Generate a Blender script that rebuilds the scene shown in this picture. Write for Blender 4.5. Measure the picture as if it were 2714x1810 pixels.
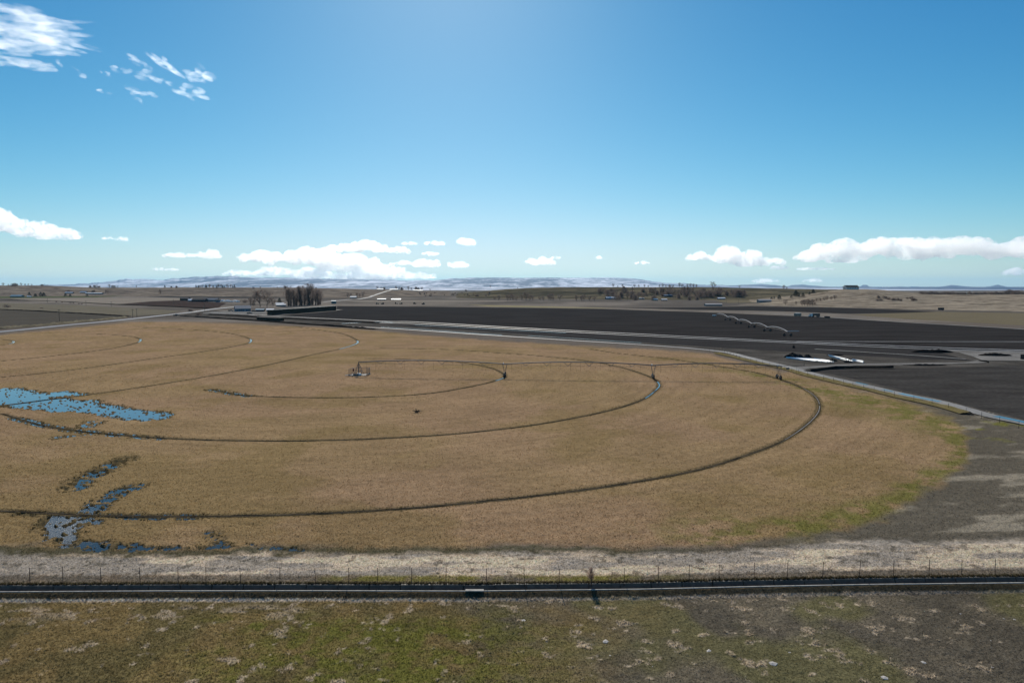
import bpy, bmesh, math, random
import numpy as np
from mathutils import Vector, Matrix, geometry as mgeo

for o in list(bpy.data.objects):
    bpy.data.objects.remove(o)
S = bpy.context.scene
C = S.collection
R = math.radians

# ------------------------------------------------------------------ camera
H = 26.0                     # height of the drone above the pasture (m)
F = 1830.0                   # focal length in pixels of the 2714 px wide photograph
CX, CY, HOR = 1357.0, 905.0, 760.0
PITCH = math.atan((CY - HOR) / F)
cam = bpy.data.cameras.new('camera')
cam.sensor_width = 36.0
cam.lens = 36.0 * F / 2714.0
cam.clip_start = 0.5
cam.clip_end = 300000.0
camo = bpy.data.objects.new('camera', cam)
camo.location = (0, 0, H)
camo.rotation_euler = (R(90) - PITCH, 0, 0)
C.objects.link(camo)
S.camera = camo

# ------------------------------------------------------------------ sky and sun
SUN_EL, SUN_AZ = R(31.0), R(-5.2)          # azimuth measured from +Y towards +X
W = bpy.data.worlds.new('World')
S.world = W
W.use_nodes = True
wn = W.node_tree.nodes
wl = W.node_tree.links
wn.clear()
sky = wn.new('ShaderNodeTexSky')
sky.sky_type = 'NISHITA'
sky.sun_disc = False
sky.sun_elevation = SUN_EL
sky.sun_rotation = SUN_AZ
sky.altitude = 700
sky.air_density = 1.0
sky.dust_density = 0.35
sky.ozone_density = 3.0
hs = wn.new('ShaderNodeHueSaturation')
hs.inputs['Saturation'].default_value = 1.15
bg = wn.new('ShaderNodeBackground')
bg.inputs['Strength'].default_value = 0.094
wo = wn.new('ShaderNodeOutputWorld')
wl.new(sky.outputs[0], hs.inputs['Color'])
# colour response of the drone camera: deep, clean blues
sp = wn.new('ShaderNodeSeparateColor'); cb = wn.new('ShaderNodeCombineColor')
wl.new(hs.outputs[0], sp.inputs[0])
for ch, (pw, k) in enumerate(((1.60, 1.07), (1.14, 1.0), (.88, .85))):
    mp = wn.new('ShaderNodeMath'); mp.operation = 'POWER'; mp.inputs[1].default_value = pw
    mk = wn.new('ShaderNodeMath'); mk.operation = 'MULTIPLY'; mk.inputs[1].default_value = k * .09 ** (pw - 1)
    wl.new(sp.outputs[ch], mp.inputs[0]); wl.new(mp.outputs[0], mk.inputs[0])
    res = mk.outputs[0]
    if ch < 2:                       # red and green roll off in the brightest sky
        q1 = wn.new('ShaderNodeMath'); q1.operation = 'POWER'; q1.inputs[1].default_value = 3.0
        q2 = wn.new('ShaderNodeMath'); q2.operation = 'MULTIPLY_ADD'; q2.inputs[1].default_value = (.55, .22)[ch] * .09 ** 3; q2.inputs[2].default_value = 1.0
        q3 = wn.new('ShaderNodeMath'); q3.operation = 'DIVIDE'
        wl.new(sp.outputs[ch], q1.inputs[0]); wl.new(q1.outputs[0], q2.inputs[0]); wl.new(res, q3.inputs[0]); wl.new(q2.outputs[0], q3.inputs[1])
        res = q3.outputs[0]
    else:
        q4 = wn.new('ShaderNodeMath'); q4.operation = 'MULTIPLY_ADD'; q4.inputs[1].default_value = .075
        wl.new(sp.outputs[0], q4.inputs[0]); wl.new(res, q4.inputs[2]); res = q4.outputs[0]
    wl.new(res, cb.inputs[ch])
wl.new(cb.outputs[0], bg.inputs['Color'])
wl.new(bg.outputs[0], wo.inputs['Surface'])

sun = bpy.data.lights.new('sun', 'SUN')
sun.energy = 5.0
sun.angle = R(0.53)
sun.color = (1.0, 0.93, 0.82)
suno = bpy.data.objects.new('sun', sun)
sdir = Vector((math.sin(SUN_AZ) * math.cos(SUN_EL), math.cos(SUN_AZ) * math.cos(SUN_EL), math.sin(SUN_EL)))
suno.rotation_euler = sdir.to_track_quat('Z', 'Y').to_euler()
suno.location = (0, 0, 200)
C.objects.link(suno)

vs = S.view_settings
S.display_settings.display_device = 'sRGB'
vs.view_transform = 'Standard'
vs.look = 'None'
vs.exposure = 0.0
vs.gamma = 1.0
vs.use_curve_mapping = False
S.cycles.volume_bounces = 12
S.cycles.max_bounces = 12
S.cycles.diffuse_bounces = 3
S.cycles.glossy_bounces = 3
S.cycles.transparent_max_bounces = 12
S.cycles.use_denoising = True
S.cycles.caustics_reflective = False
S.cycles.caustics_refractive = False

# ------------------------------------------------------------------ helpers
_sp, _cp = math.sin(PITCH), math.cos(PITCH)

def G(x, y, z=0.0):
    """point of the plane at height z seen at photograph pixel x, y"""
    u, v = (x - CX) / F, (CY - y) / F
    dy, dz = _cp + v * _sp, -_sp + v * _cp
    t = (z - H) / dz
    return (u * t, dy * t, z)

def GD(x, y, Y):
    """point at ground distance Y seen at photograph pixel x, y"""
    u, v = (x - CX) / F, (CY - y) / F
    dy, dz = _cp + v * _sp, -_sp + v * _cp
    t = Y / dy
    return (u * t, Y, H + dz * t)

def proj(X, Y, Z):
    d = Y * _cp - (Z - H) * _sp
    up = Y * _sp + (Z - H) * _cp
    return CX + F * X / d, CY - F * up / d

def ihash(ix, iy, seed):
    h = (ix.astype(np.int64) * 374761393 + iy.astype(np.int64) * 668265263 + seed * 1442695041) & 0xFFFFFFFF
    h = ((h ^ (h >> 13)) * 1274126177) & 0xFFFFFFFF
    h = ((h ^ (h >> 16)) * 2246822519) & 0xFFFFFFFF
    return ((h ^ (h >> 15)) & 0xFFFFFF) / float(0xFFFFFF)

def vnoise(x, y, seed=0):
    x = np.asarray(x, float); y = np.asarray(y, float)
    ix, iy = np.floor(x), np.floor(y)
    fx, fy = x - ix, y - iy
    fx = fx * fx * fx * (fx * (fx * 6 - 15) + 10); fy = fy * fy * fy * (fy * (fy * 6 - 15) + 10)
    a = ihash(ix, iy, seed); b = ihash(ix + 1, iy, seed)
    c = ihash(ix, iy + 1, seed); d = ihash(ix + 1, iy + 1, seed)
    return (a + (b - a) * fx) * (1 - fy) + (c + (d - c) * fx) * fy

def fbm(x, y, seed=0, octv=4, gain=0.5):
    s = 0; a = 1.0; n = 0
    for i in range(octv):
        ca, sa = math.cos(i * 1.1 + .3), math.sin(i * 1.1 + .3)
        s = s + a * vnoise((x * ca - y * sa) * 2 ** i, (x * sa + y * ca) * 2 ** i, seed + i * 17)
        n += a; a *= gain
    return s / n

def sstep(a, b, x):
    t = np.clip((x - a) / (np.asarray(b) - a), 0, 1)
    return t * t * (3 - 2 * t)

def sdpoly(px, py, poly):
    """signed distance to a polygon, negative inside"""
    d = np.full(px.shape, 1e18); ins = np.zeros(px.shape, bool)
    n = len(poly)
    for i in range(n):
        ax, ay = poly[i]; bx, by = poly[(i + 1) % n]
        ex, ey = bx - ax, by - ay
        wx, wy = px - ax, py - ay
        t = np.clip((wx * ex + wy * ey) / (ex * ex + ey * ey + 1e-12), 0, 1)
        d = np.minimum(d, (wx - ex * t) ** 2 + (wy - ey * t) ** 2)
        c = (ay > py) != (by > py)
        xi = ax + (py - ay) * ex / (ey if abs(ey) > 1e-12 else 1e-12)
        ins ^= c & (px < xi)
    return np.where(ins, -1, 1) * np.sqrt(d)

def dline(px, py, pts):
    d = np.full(px.shape, 1e18)
    for (ax, ay), (bx, by) in zip(pts[:-1], pts[1:]):
        ex, ey = bx - ax, by - ay
        wx, wy = px - ax, py - ay
        t = np.clip((wx * ex + wy * ey) / (ex * ex + ey * ey + 1e-12), 0, 1)
        d = np.minimum(d, (wx - ex * t) ** 2 + (wy - ey * t) ** 2)
    return np.sqrt(d)

def G2(pts):
    return [G(*p)[:2] for p in pts]

def smooth_line(pts, step):
    """Catmull-Rom through 2-D or 3-D points, resampled every step metres"""
    P = [np.array(p, float) for p in pts]
    P = [2 * P[0] - P[1]] + P + [2 * P[-1] - P[-2]]
    out = []
    for i in range(1, len(P) - 2):
        n = max(2, int(np.linalg.norm(P[i + 1] - P[i]) / step))
        for k in range(n):
            t = k / n
            out.append(0.5 * ((2 * P[i]) + (-P[i - 1] + P[i + 1]) * t + (2 * P[i - 1] - 5 * P[i] + 4 * P[i + 1] - P[i + 2]) * t * t
                              + (-P[i - 1] + 3 * P[i] - 3 * P[i + 1] + P[i + 2]) * t ** 3))
    out.append(P[-2])
    return np.array(out)

ORD = ['first', 'second', 'third', 'fourth', 'fifth', 'sixth', 'seventh', 'eighth', 'ninth', 'tenth', 'eleventh', 'twelfth', 'thirteenth', 'fourteenth', 'fifteenth',
       'sixteenth', 'seventeenth', 'eighteenth', 'nineteenth', 'twentieth', 'twenty-first', 'twenty-second', 'twenty-third', 'twenty-fourth', 'twenty-fifth', 'twenty-sixth']
def tag(o, label=None, cat=None, group=None, kind=None):
    if label and ' number ' in label:            # 'x number 5 from the left' -> 'fifth x from the left'
        a, b = label.split(' number ', 1); k, c = b.split(' ', 1)
        label = ORD[int(k) - 1] + ' ' + a + ' ' + c
    if label: o['label'] = label
    if cat: o['category'] = cat
    if group: o['group'] = group
    if kind: o['kind'] = kind
    return o

def link(name, me, m=None, parent=None):
    o = bpy.data.objects.new(name, me)
    C.objects.link(o)
    if m is not None and me is not None:
        me.materials.clear(); me.materials.append(m)
    if parent is not None:
        o.parent = parent
    return o

def empty(name, loc=(0, 0, 0), rz=0.0, scale=1.0):
    o = bpy.data.objects.new(name, None)
    o.empty_display_size = 0.3
    o.location = loc; o.rotation_euler = (0, 0, rz); o.scale = (scale,) * 3
    C.objects.link(o)
    return o

def mesh_np(name, V, Fc, smooth=False):
    V = np.asarray(V, np.float32); Fc = np.asarray(Fc, np.int32)
    k = Fc.shape[1]
    me = bpy.data.meshes.new(name)
    me.vertices.add(len(V)); me.vertices.foreach_set('co', V.ravel())
    me.loops.add(Fc.size); me.loops.foreach_set('vertex_index', Fc.ravel())
    me.polygons.add(len(Fc))
    me.polygons.foreach_set('loop_start', np.arange(0, Fc.size, k, dtype=np.int32))
    me.polygons.foreach_set('loop_total', np.full(len(Fc), k, np.int32))
    me.update(calc_edges=True)
    if smooth:
        me.polygons.foreach_set('use_smooth', np.ones(len(Fc), bool))
    return me

def set_col(me, col, name='Col'):
    a = me.color_attributes.new(name, 'FLOAT_COLOR', 'POINT')
    c = np.ones((len(me.vertices), 4), np.float32); c[:, :3] = col
    a.data.foreach_set('color', c.ravel())

def grid_faces(nr, nc):
    i = np.arange(nr - 1)[:, None] * nc + np.arange(nc - 1)[None, :]
    return np.stack([i, i + 1, i + nc + 1, i + nc], -1).reshape(-1, 4)

class MB:
    """collects boxes, bars and lathes and links them as one mesh object"""
    def __init__(self): self.v = []; self.f = []
    def add(self, vs_, fs):
        b = len(self.v); self.v += [tuple(p) for p in vs_]; self.f += [tuple(i + b for i in f) for f in fs]; return self
    def box(self, x0, x1, y0, y1, z0, z1, M=None):
        vs_ = [Vector(p) for p in ((x0, y0, z0), (x1, y0, z0), (x1, y1, z0), (x0, y1, z0), (x0, y0, z1), (x1, y0, z1), (x1, y1, z1), (x0, y1, z1))]
        if M is not None: vs_ = [M @ p for p in vs_]
        return self.add(vs_, [(3, 2, 1, 0), (4, 5, 6, 7), (0, 1, 5, 4), (1, 2, 6, 5), (2, 3, 7, 6), (3, 0, 4, 7)])
    def tube(self, pts, r, n=6, r1=None, cap=True):
        P = [Vector(p) for p in pts]; r1 = r if r1 is None else r1
        rings = []; ref = None
        for i, p in enumerate(P):
            d = (P[min(i + 1, len(P) - 1)] - P[max(i - 1, 0)]).normalized()
            if ref is None:
                ref = Vector((0, 0, 1)) if abs(d.z) < .9 else Vector((1, 0, 0))
            a = d.cross(ref).normalized(); b = d.cross(a).normalized(); ref = a.cross(d) if False else ref
            rr = r + (r1 - r) * i / max(1, len(P) - 1)
            rings.append([p + (a * math.cos(t) + b * math.sin(t)) * rr for t in [2 * math.pi * k / n for k in range(n)]])
        vs_ = [q for rg in rings for q in rg]; fs = []
        for i in range(len(P) - 1):
            for k in range(n):
                fs.append((i * n + k, i * n + (k + 1) % n, (i + 1) * n + (k + 1) % n, (i + 1) * n + k))
        if cap:
            fs.append(tuple(range(n))); fs.append(tuple((len(P) - 1) * n + k for k in reversed(range(n))))
        return self.add(vs_, fs)
    def build(self, name, m, parent=None, smooth=False):
        me = bpy.data.meshes.new(name); me.from_pydata(self.v, [], self.f); me.update()
        if smooth: me.polygons.foreach_set('use_smooth', np.ones(len(me.polygons), bool))
        return link(name, me, m, parent)

# ------------------------------------------------------------------ materials
class NT:
    def __init__(self, name):
        self.m = bpy.data.materials.new(name); self.m.use_nodes = True
        self.t = self.m.node_tree; self.t.nodes.clear()
        self.out = self.n('ShaderNodeOutputMaterial')
    def n(self, typ, **kw):
        nd = self.t.nodes.new(typ)
        for k, v in kw.items():
            if k in nd.inputs: nd.inputs[k].default_value = v
            else: setattr(nd, k, v)
        return nd
    def l(self, a, b): self.t.links.new(a, b); return self
    def noise(self, scale, detail=4, rough=.55, vec=None, dist=0.0):
        nd = self.n('ShaderNodeTexNoise'); nd.inputs['Scale'].default_value = scale
        nd.inputs['Detail'].default_value = detail; nd.inputs['Roughness'].default_value = rough
        nd.inputs['Distortion'].default_value = dist
        if vec is not None: self.l(vec, nd.inputs['Vector'])
        return nd.outputs['Fac']
    def pos(self, scale=(1, 1, 1), rot=(0, 0, 0)):
        g = self.n('ShaderNodeNewGeometry'); mp = self.n('ShaderNodeMapping')
        mp.inputs['Scale'].default_value = scale; mp.inputs['Rotation'].default_value = rot
        self.l(g.outputs['Position'], mp.inputs['Vector']); return mp.outputs[0]
    def ramp(self, fac, stops):
        r = self.n('ShaderNodeValToRGB'); e = r.color_ramp.elements
        while len(e) < len(stops): e.new(0.5)
        for el, (p, c) in zip(e, stops):
            el.position = p; el.color = (c[0], c[1], c[2], 1) if not isinstance(c, (int, float)) else (c, c, c, 1)
        self.l(fac, r.inputs[0]); return r.outputs[0]
    def mix(self, fac, a, b, mode='MIX'):
        nd = self.n('ShaderNodeMix', data_type='RGBA', blend_type=mode)
        for s, v in ((nd.inputs[0], fac), (nd.inputs[6], a), (nd.inputs[7], b)):
            if hasattr(v, 'is_linked'): self.l(v, s)
            elif isinstance(v, (tuple, list)): s.default_value = (*v, 1) if len(v) == 3 else v
            else: s.default_value = v
        return nd.outputs[2]
    def bump(self, h, dist, strength=1.0):
        b = self.n('ShaderNodeBump'); b.inputs['Distance'].default_value = dist; b.inputs['Strength'].default_value = strength
        self.l(h, b.inputs['Height']); return b.outputs[0]
    def principled(self, col, rough=.9, spec=.15, normal=None, **kw):
        p = self.n('ShaderNodeBsdfPrincipled')
        if hasattr(col, 'is_linked'): self.l(col, p.inputs['Base Color'])
        else: p.inputs['Base Color'].default_value = (*col, 1)
        if hasattr(rough, 'is_linked'): self.l(rough, p.inputs['Roughness'])
        else: p.inputs['Roughness'].default_value = rough
        p.inputs['Specular IOR Level'].default_value = spec
        for k, v in kw.items(): p.inputs[k.replace('_', ' ')].default_value = v
        if normal is not None: self.l(normal, p.inputs['Normal'])
        self.l(p.outputs[0], self.out.inputs['Surface'])
        return p

def simple_mat(name, col, rough=.8, spec=.2, var=.25, scale=2.0, metal=0.0):
    t = NT(name)
    nz = t.noise(scale, 4, .6, t.n('ShaderNodeTexCoord').outputs['Object'])
    c = t.ramp(nz, [(.25, tuple(x * (1 - var) for x in col)), (.75, tuple(min(1, x * (1 + var)) for x in col))])
    t.principled(c, rough, spec, Metallic=metal)
    return t.m

def ground_mat():
    t = NT('pasture_soil_and_stubble')
    at = t.n('ShaderNodeAttribute', attribute_name='Col')
    p = t.pos()
    n1 = t.noise(5.0, 5, .68, p); n2 = t.noise(0.8, 4, .6, p); n3 = t.noise(0.06, 3, .5, p)
    k1 = t.ramp(n1, [(.28, .52), (.5, 1.0), (.72, 1.5)])
    k2 = t.ramp(n2, [(.3, .82), (.7, 1.18)])
    k3 = t.ramp(n3, [(.3, .9), (.7, 1.1)])
    c = t.mix(1.0, at.outputs['Color'], k1, 'MULTIPLY')
    c = t.mix(1.0, c, k2, 'MULTIPLY'); c = t.mix(1.0, c, k3, 'MULTIPLY')
    t.principled(c, 1.0, 0.0, t.bump(n1, .09, .8))
    return t.m

def field_mat(name, ca, cb, scale=.05, stretch=(1, 1, 1), rot=0.0, bumpd=.08, fine=1.4, spec=0.0, rough=1.0):
    t = NT(name)
    n1 = t.noise(scale, 4, .6, t.pos(stretch, (0, 0, rot)))
    n2 = t.noise(fine, 4, .65, t.pos())
    c = t.ramp(n1, [(.3, ca), (.7, cb)])
    c = t.mix(1.0, c, t.ramp(n2, [(.3, .75), (.7, 1.28)]), 'MULTIPLY')
    t.principled(c, rough, spec, t.bump(n2, bumpd, .8))
    return t.m

def water_mat(name, rough=.04, ripple=.012, scale=1.6, col=(.05, .058, .065), spec=1.0):
    t = NT(name)
    nz = t.noise(scale, 3, .6, t.pos())
    p = t.principled(col, rough, spec, t.bump(nz, ripple, .5), IOR=1.33)
    return t.m

def leaf_mat(name, trans=.45):
    t = NT(name)
    at = t.n('ShaderNodeAttribute', attribute_name='Col')
    d = t.n('ShaderNodeBsdfDiffuse'); tr = t.n('ShaderNodeBsdfTranslucent'); mx = t.n('ShaderNodeMixShader')
    mx.inputs[0].default_value = trans
    t.l(at.outputs['Color'], d.inputs[0]); t.l(at.outputs['Color'], tr.inputs[0])
    t.l(d.outputs[0], mx.inputs[1]); t.l(tr.outputs[0], mx.inputs[2]); t.l(mx.outputs[0], t.out.inputs['Surface'])
    return t.m

M = {}
M['ground'] = ground_mat()
M['water'] = water_mat('still_pool_water', .03, .004)
M['puddle_water'] = water_mat('muddy_puddle_water', .05, .006, 1.6, (.022, .02, .016), .45)
M['ditch_water'] = water_mat('ditch_water', .12, .03, .7)
M['grass'] = leaf_mat('grass_blades', .55)
M['concrete'] = simple_mat('weathered_concrete', (.40, .37, .32), .9, .25, .35, 1.7)
M['canal_wall'] = simple_mat('shaded_canal_concrete', (.115, .10, .075), .7, .3, .4, 1.3)  # concrete darkened in its colour for the shade inside the canal
M['steel'] = simple_mat('galvanised_steel', (.12, .12, .125), .6, .3, .2, 3.0, .2)
M['dark_steel'] = simple_mat('dull_dark_steel', (.08, .085, .09), .6, .4, .3, 3.0, .3)
M['rubber'] = simple_mat('tyre_rubber', (.018, .018, .018), .9, .2, .3, 4.0)
M['white_plastic'] = simple_mat('white_plastic', (.80, .81, .80), .5, .4, .06, 1.0)
M['black_plastic'] = simple_mat('black_plastic', (.014, .015, .016), .85, .2, .4, 2.0)
M['wood'] = simple_mat('grey_pole_wood', (.12, .095, .075), .9, .1, .3, 2.0)
M['rust'] = simple_mat('rusty_post', (.07, .045, .035), .9, .15, .3, 6.0)
M['asphalt'] = field_mat('worn_asphalt', (.16, .16, .165), (.23, .23, .235), .05, bumpd=.01, fine=3, spec=.3, rough=.75)
M['gravel'] = field_mat('pale_gravel', (.28, .26, .23), (.42, .40, .37), .06, bumpd=.03, fine=2, spec=.1, rough=.8)
M['dirt_road'] = field_mat('packed_dirt', (.16, .15, .135), (.27, .255, .23), .10, bumpd=.012, fine=1.5, spec=.12, rough=.7)
M['wet_bank'] = field_mat('wet_bank_with_glint', (.20, .195, .185), (.42, .41, .39), .03, bumpd=.006, fine=.3, spec=.08, rough=.6)  # pale tone carries the sun glint along the wet ditch banks
M['dark_earth'] = field_mat('dark_wet_earth', (.012, .011, .010), (.030, .026, .022), .15, bumpd=.12, fine=1.2)
M['mud'] = field_mat('dark_mud', (.045, .036, .024), (.10, .080, .052), .4, bumpd=.05, fine=5)

# ------------------------------------------------------------------ ground
PASTURE = [(-900, 1465), (0, 1462), (450, 1462), (900, 1454), (1350, 1452), (1700, 1450), (1900, 1440), (2150, 1425), (2330, 1378),
           (2420, 1330), (2500, 1280), (2560, 1220), (2570, 1160), (2520, 1108), (2400, 1064), (2200, 1013), (2064, 980), (1930, 952),
           (1880, 937), (1750, 927), (1500, 914), (1280, 900), (1100, 887), (1000, 877), (900, 869), (650, 859), (400, 847),
           (300, 858), (0, 887), (-900, 968)]
LIP_PX = [(-700, 1571), (0, 1567), (450, 1564.5), (850, 1564), (1250, 1565), (1500, 1562), (1700, 1560), (2000, 1553), (2300, 1547.5),
          (2714, 1543), (3300, 1538)]
LIP = np.array(G2(LIP_PX))
def ylip(X): return np.interp(X, LIP[:, 0], LIP[:, 1])

# wheel tracks of the two centre pivots, as seen in the photograph
TRACKS = {
 'inner': [(560, 1031), (600, 1040), (650, 1048), (760, 1052.5), (900, 1054), (1050, 1049), (1150, 1041), (1250, 1024), (1310, 1010),
           (1338, 999), (1330, 988), (1300, 975), (1240, 963), (1170, 957), (1100, 953), (1020, 950.5), (972, 950)],
 'middle': [(5, 1096), (60, 1113), (120, 1128), (200, 1141), (300, 1151), (420, 1160), (560, 1166), (700, 1168), (850, 1167), (1000, 1162),
            (1200, 1150), (1400, 1128), (1560, 1100), (1650, 1078), (1710, 1055), (1742, 1030), (1747, 1018), (1731, 1003), (1700, 990),
            (1640, 972), (1560, 957), (1450, 945), (1350, 937), (1250, 930), (1150, 925), (1010, 922)],
 'outer': [(-500, 1338), (-200, 1345), (0, 1353), (100, 1358), (250, 1366), (450, 1368), (600, 1367), (800, 1362), (1000, 1352), (1200, 1336), (1450, 1310),
           (1650, 1282), (1850, 1245), (1980, 1205), (2080, 1165), (2150, 1115), (2172, 1080), (2160, 1050), (2120, 1025), (2064, 1004.5),
           (1990, 985), (1850, 962), (1750, 948), (1650, 938), (1560, 925)],
 'far_outer': [(-300, 1098), (0, 1074), (130, 1058), (250, 1044), (500, 1006), (700, 969), (820, 942), (900, 925), (940, 913), (948, 905), (935, 895),
               (905, 884), (850, 875), (790, 867)],
 'far_third': [(-300, 1024), (0, 1000), (200, 979), (400, 951), (550, 930), (640, 914), (665, 905), (655, 895), (610, 884), (540, 876), (450, 871), (360, 867)],
 'far_second': [(-200, 969), (0, 957), (150, 942), (280, 926), (350, 912), (373, 902), (355, 893), (310, 888), (240, 884)],
 'far_inner': [(-120, 918), (0, 914), (25, 911), (37, 907), (28, 902.5), (0, 899), (-80, 895)],
}
TRK = {k: smooth_line([G(*p)[:2] for p in v], .8) for k, v in TRACKS.items()}

# pools: closed outlines and strips of standing water, in photograph pixels
POOL_A = G2([(-500, 1018), (0, 1030), (60, 1029), (110, 1040), (180, 1037), (228, 1045), (150, 1053), (215, 1061), (240, 1058), (290, 1070),
             (350, 1084), (400, 1088), (440, 1092), (452, 1100), (430, 1113), (380, 1113), (320, 1108), (260, 1099), (200, 1092), (130, 1087),
             (60, 1084), (0, 1076), (-500, 1062)])
POOL_B = G2([(108, 1368), (170, 1362), (240, 1372), (262, 1384), (215, 1392), (200, 1410), (215, 1428), (260, 1438), (330, 1441),
             (420, 1447), (420, 1454), (330, 1459), (230, 1455), (150, 1440), (108, 1408)])
STRIPS = [([(38, 1108), (60, 1113), (120, 1128)], .75, 1.0), ([(120, 1128), (200, 1141), (300, 1151), (425, 1161)], .85, .9),
          ([(60, 1360), (250, 1366), (430, 1369), (520, 1369)], .7, .85), ([(245, 1352), (268, 1328), (320, 1302), (355, 1290)], 1.0, .94),
          ([(195, 1292), (215, 1270), (260, 1250), (335, 1215)], 1.2, .8), ([(400, 1452), (560, 1450), (640, 1443), (720, 1452), (800, 1454)], .45, .62),
          ([(590, 1440), (570, 1425), (560, 1412)], .6, .6), ([(560, 1033), (610, 1042), (660, 1049)], 1.0, .75),
          ([(150, 1160), (230, 1150)], .8, .6), ([(230, 1130), (250, 1118)], 1.3, .55)]
STRIPS = [(G2(p), w, s) for p, w, s in STRIPS]
POOL_Z = -.075

def wetness(X, Y):
    w = sstep(1.2, -1.5, sdpoly(X, Y, POOL_A) + (vnoise(X * .5, Y * .5, 5) - .5) * 2.5)
    w = np.maximum(w, sstep(.7, -.7, sdpoly(X, Y, POOL_B) + (vnoise(X * 1.2, Y * 1.2, 6) - .5) * 1.6))
    brk = sstep(.28, .48, fbm(X * .9, Y * .9, 8, 3))
    for p, hw, s in STRIPS:
        w = np.maximum(w, s * sstep(hw * 2.2, hw * .4, dline(X, Y, p)) * (brk if s < .95 else 1))
    return w

def trackdist(X, Y):
    d = np.full(X.shape, 99.0)
    for P in TRK.values():
        q = P[::6]
        if not np.allclose(q[-1], P[-1]): q = np.vstack([q, P[-1]])
        lo, hi = q.min(0) - 5, q.max(0) + 5
        m = (X > lo[0]) & (X < hi[0]) & (Y > lo[1]) & (Y < hi[1])
        if m.any():
            d[m] = np.minimum(d[m], dline(X[m], Y[m], [tuple(a) for a in q]))
    return d

def interp(x, pts): return np.interp(x, [p[0] for p in pts], [p[1] for p in pts])
STRIP_TOP = [(-700, 1462), (0, 1468), (450, 1472), (900, 1464), (1350, 1466), (1700, 1468), (1900, 1463), (2150, 1440), (2714, 1430), (3300, 1420)]
STRIP_BOT = [(-700, 1522), (0, 1524), (600, 1523), (900, 1524), (1500, 1525), (1800, 1521), (2300, 1509), (2714, 1506), (3300, 1500)]

def L3(a, b, w): return a + (b - a) * w[:, None]

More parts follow.
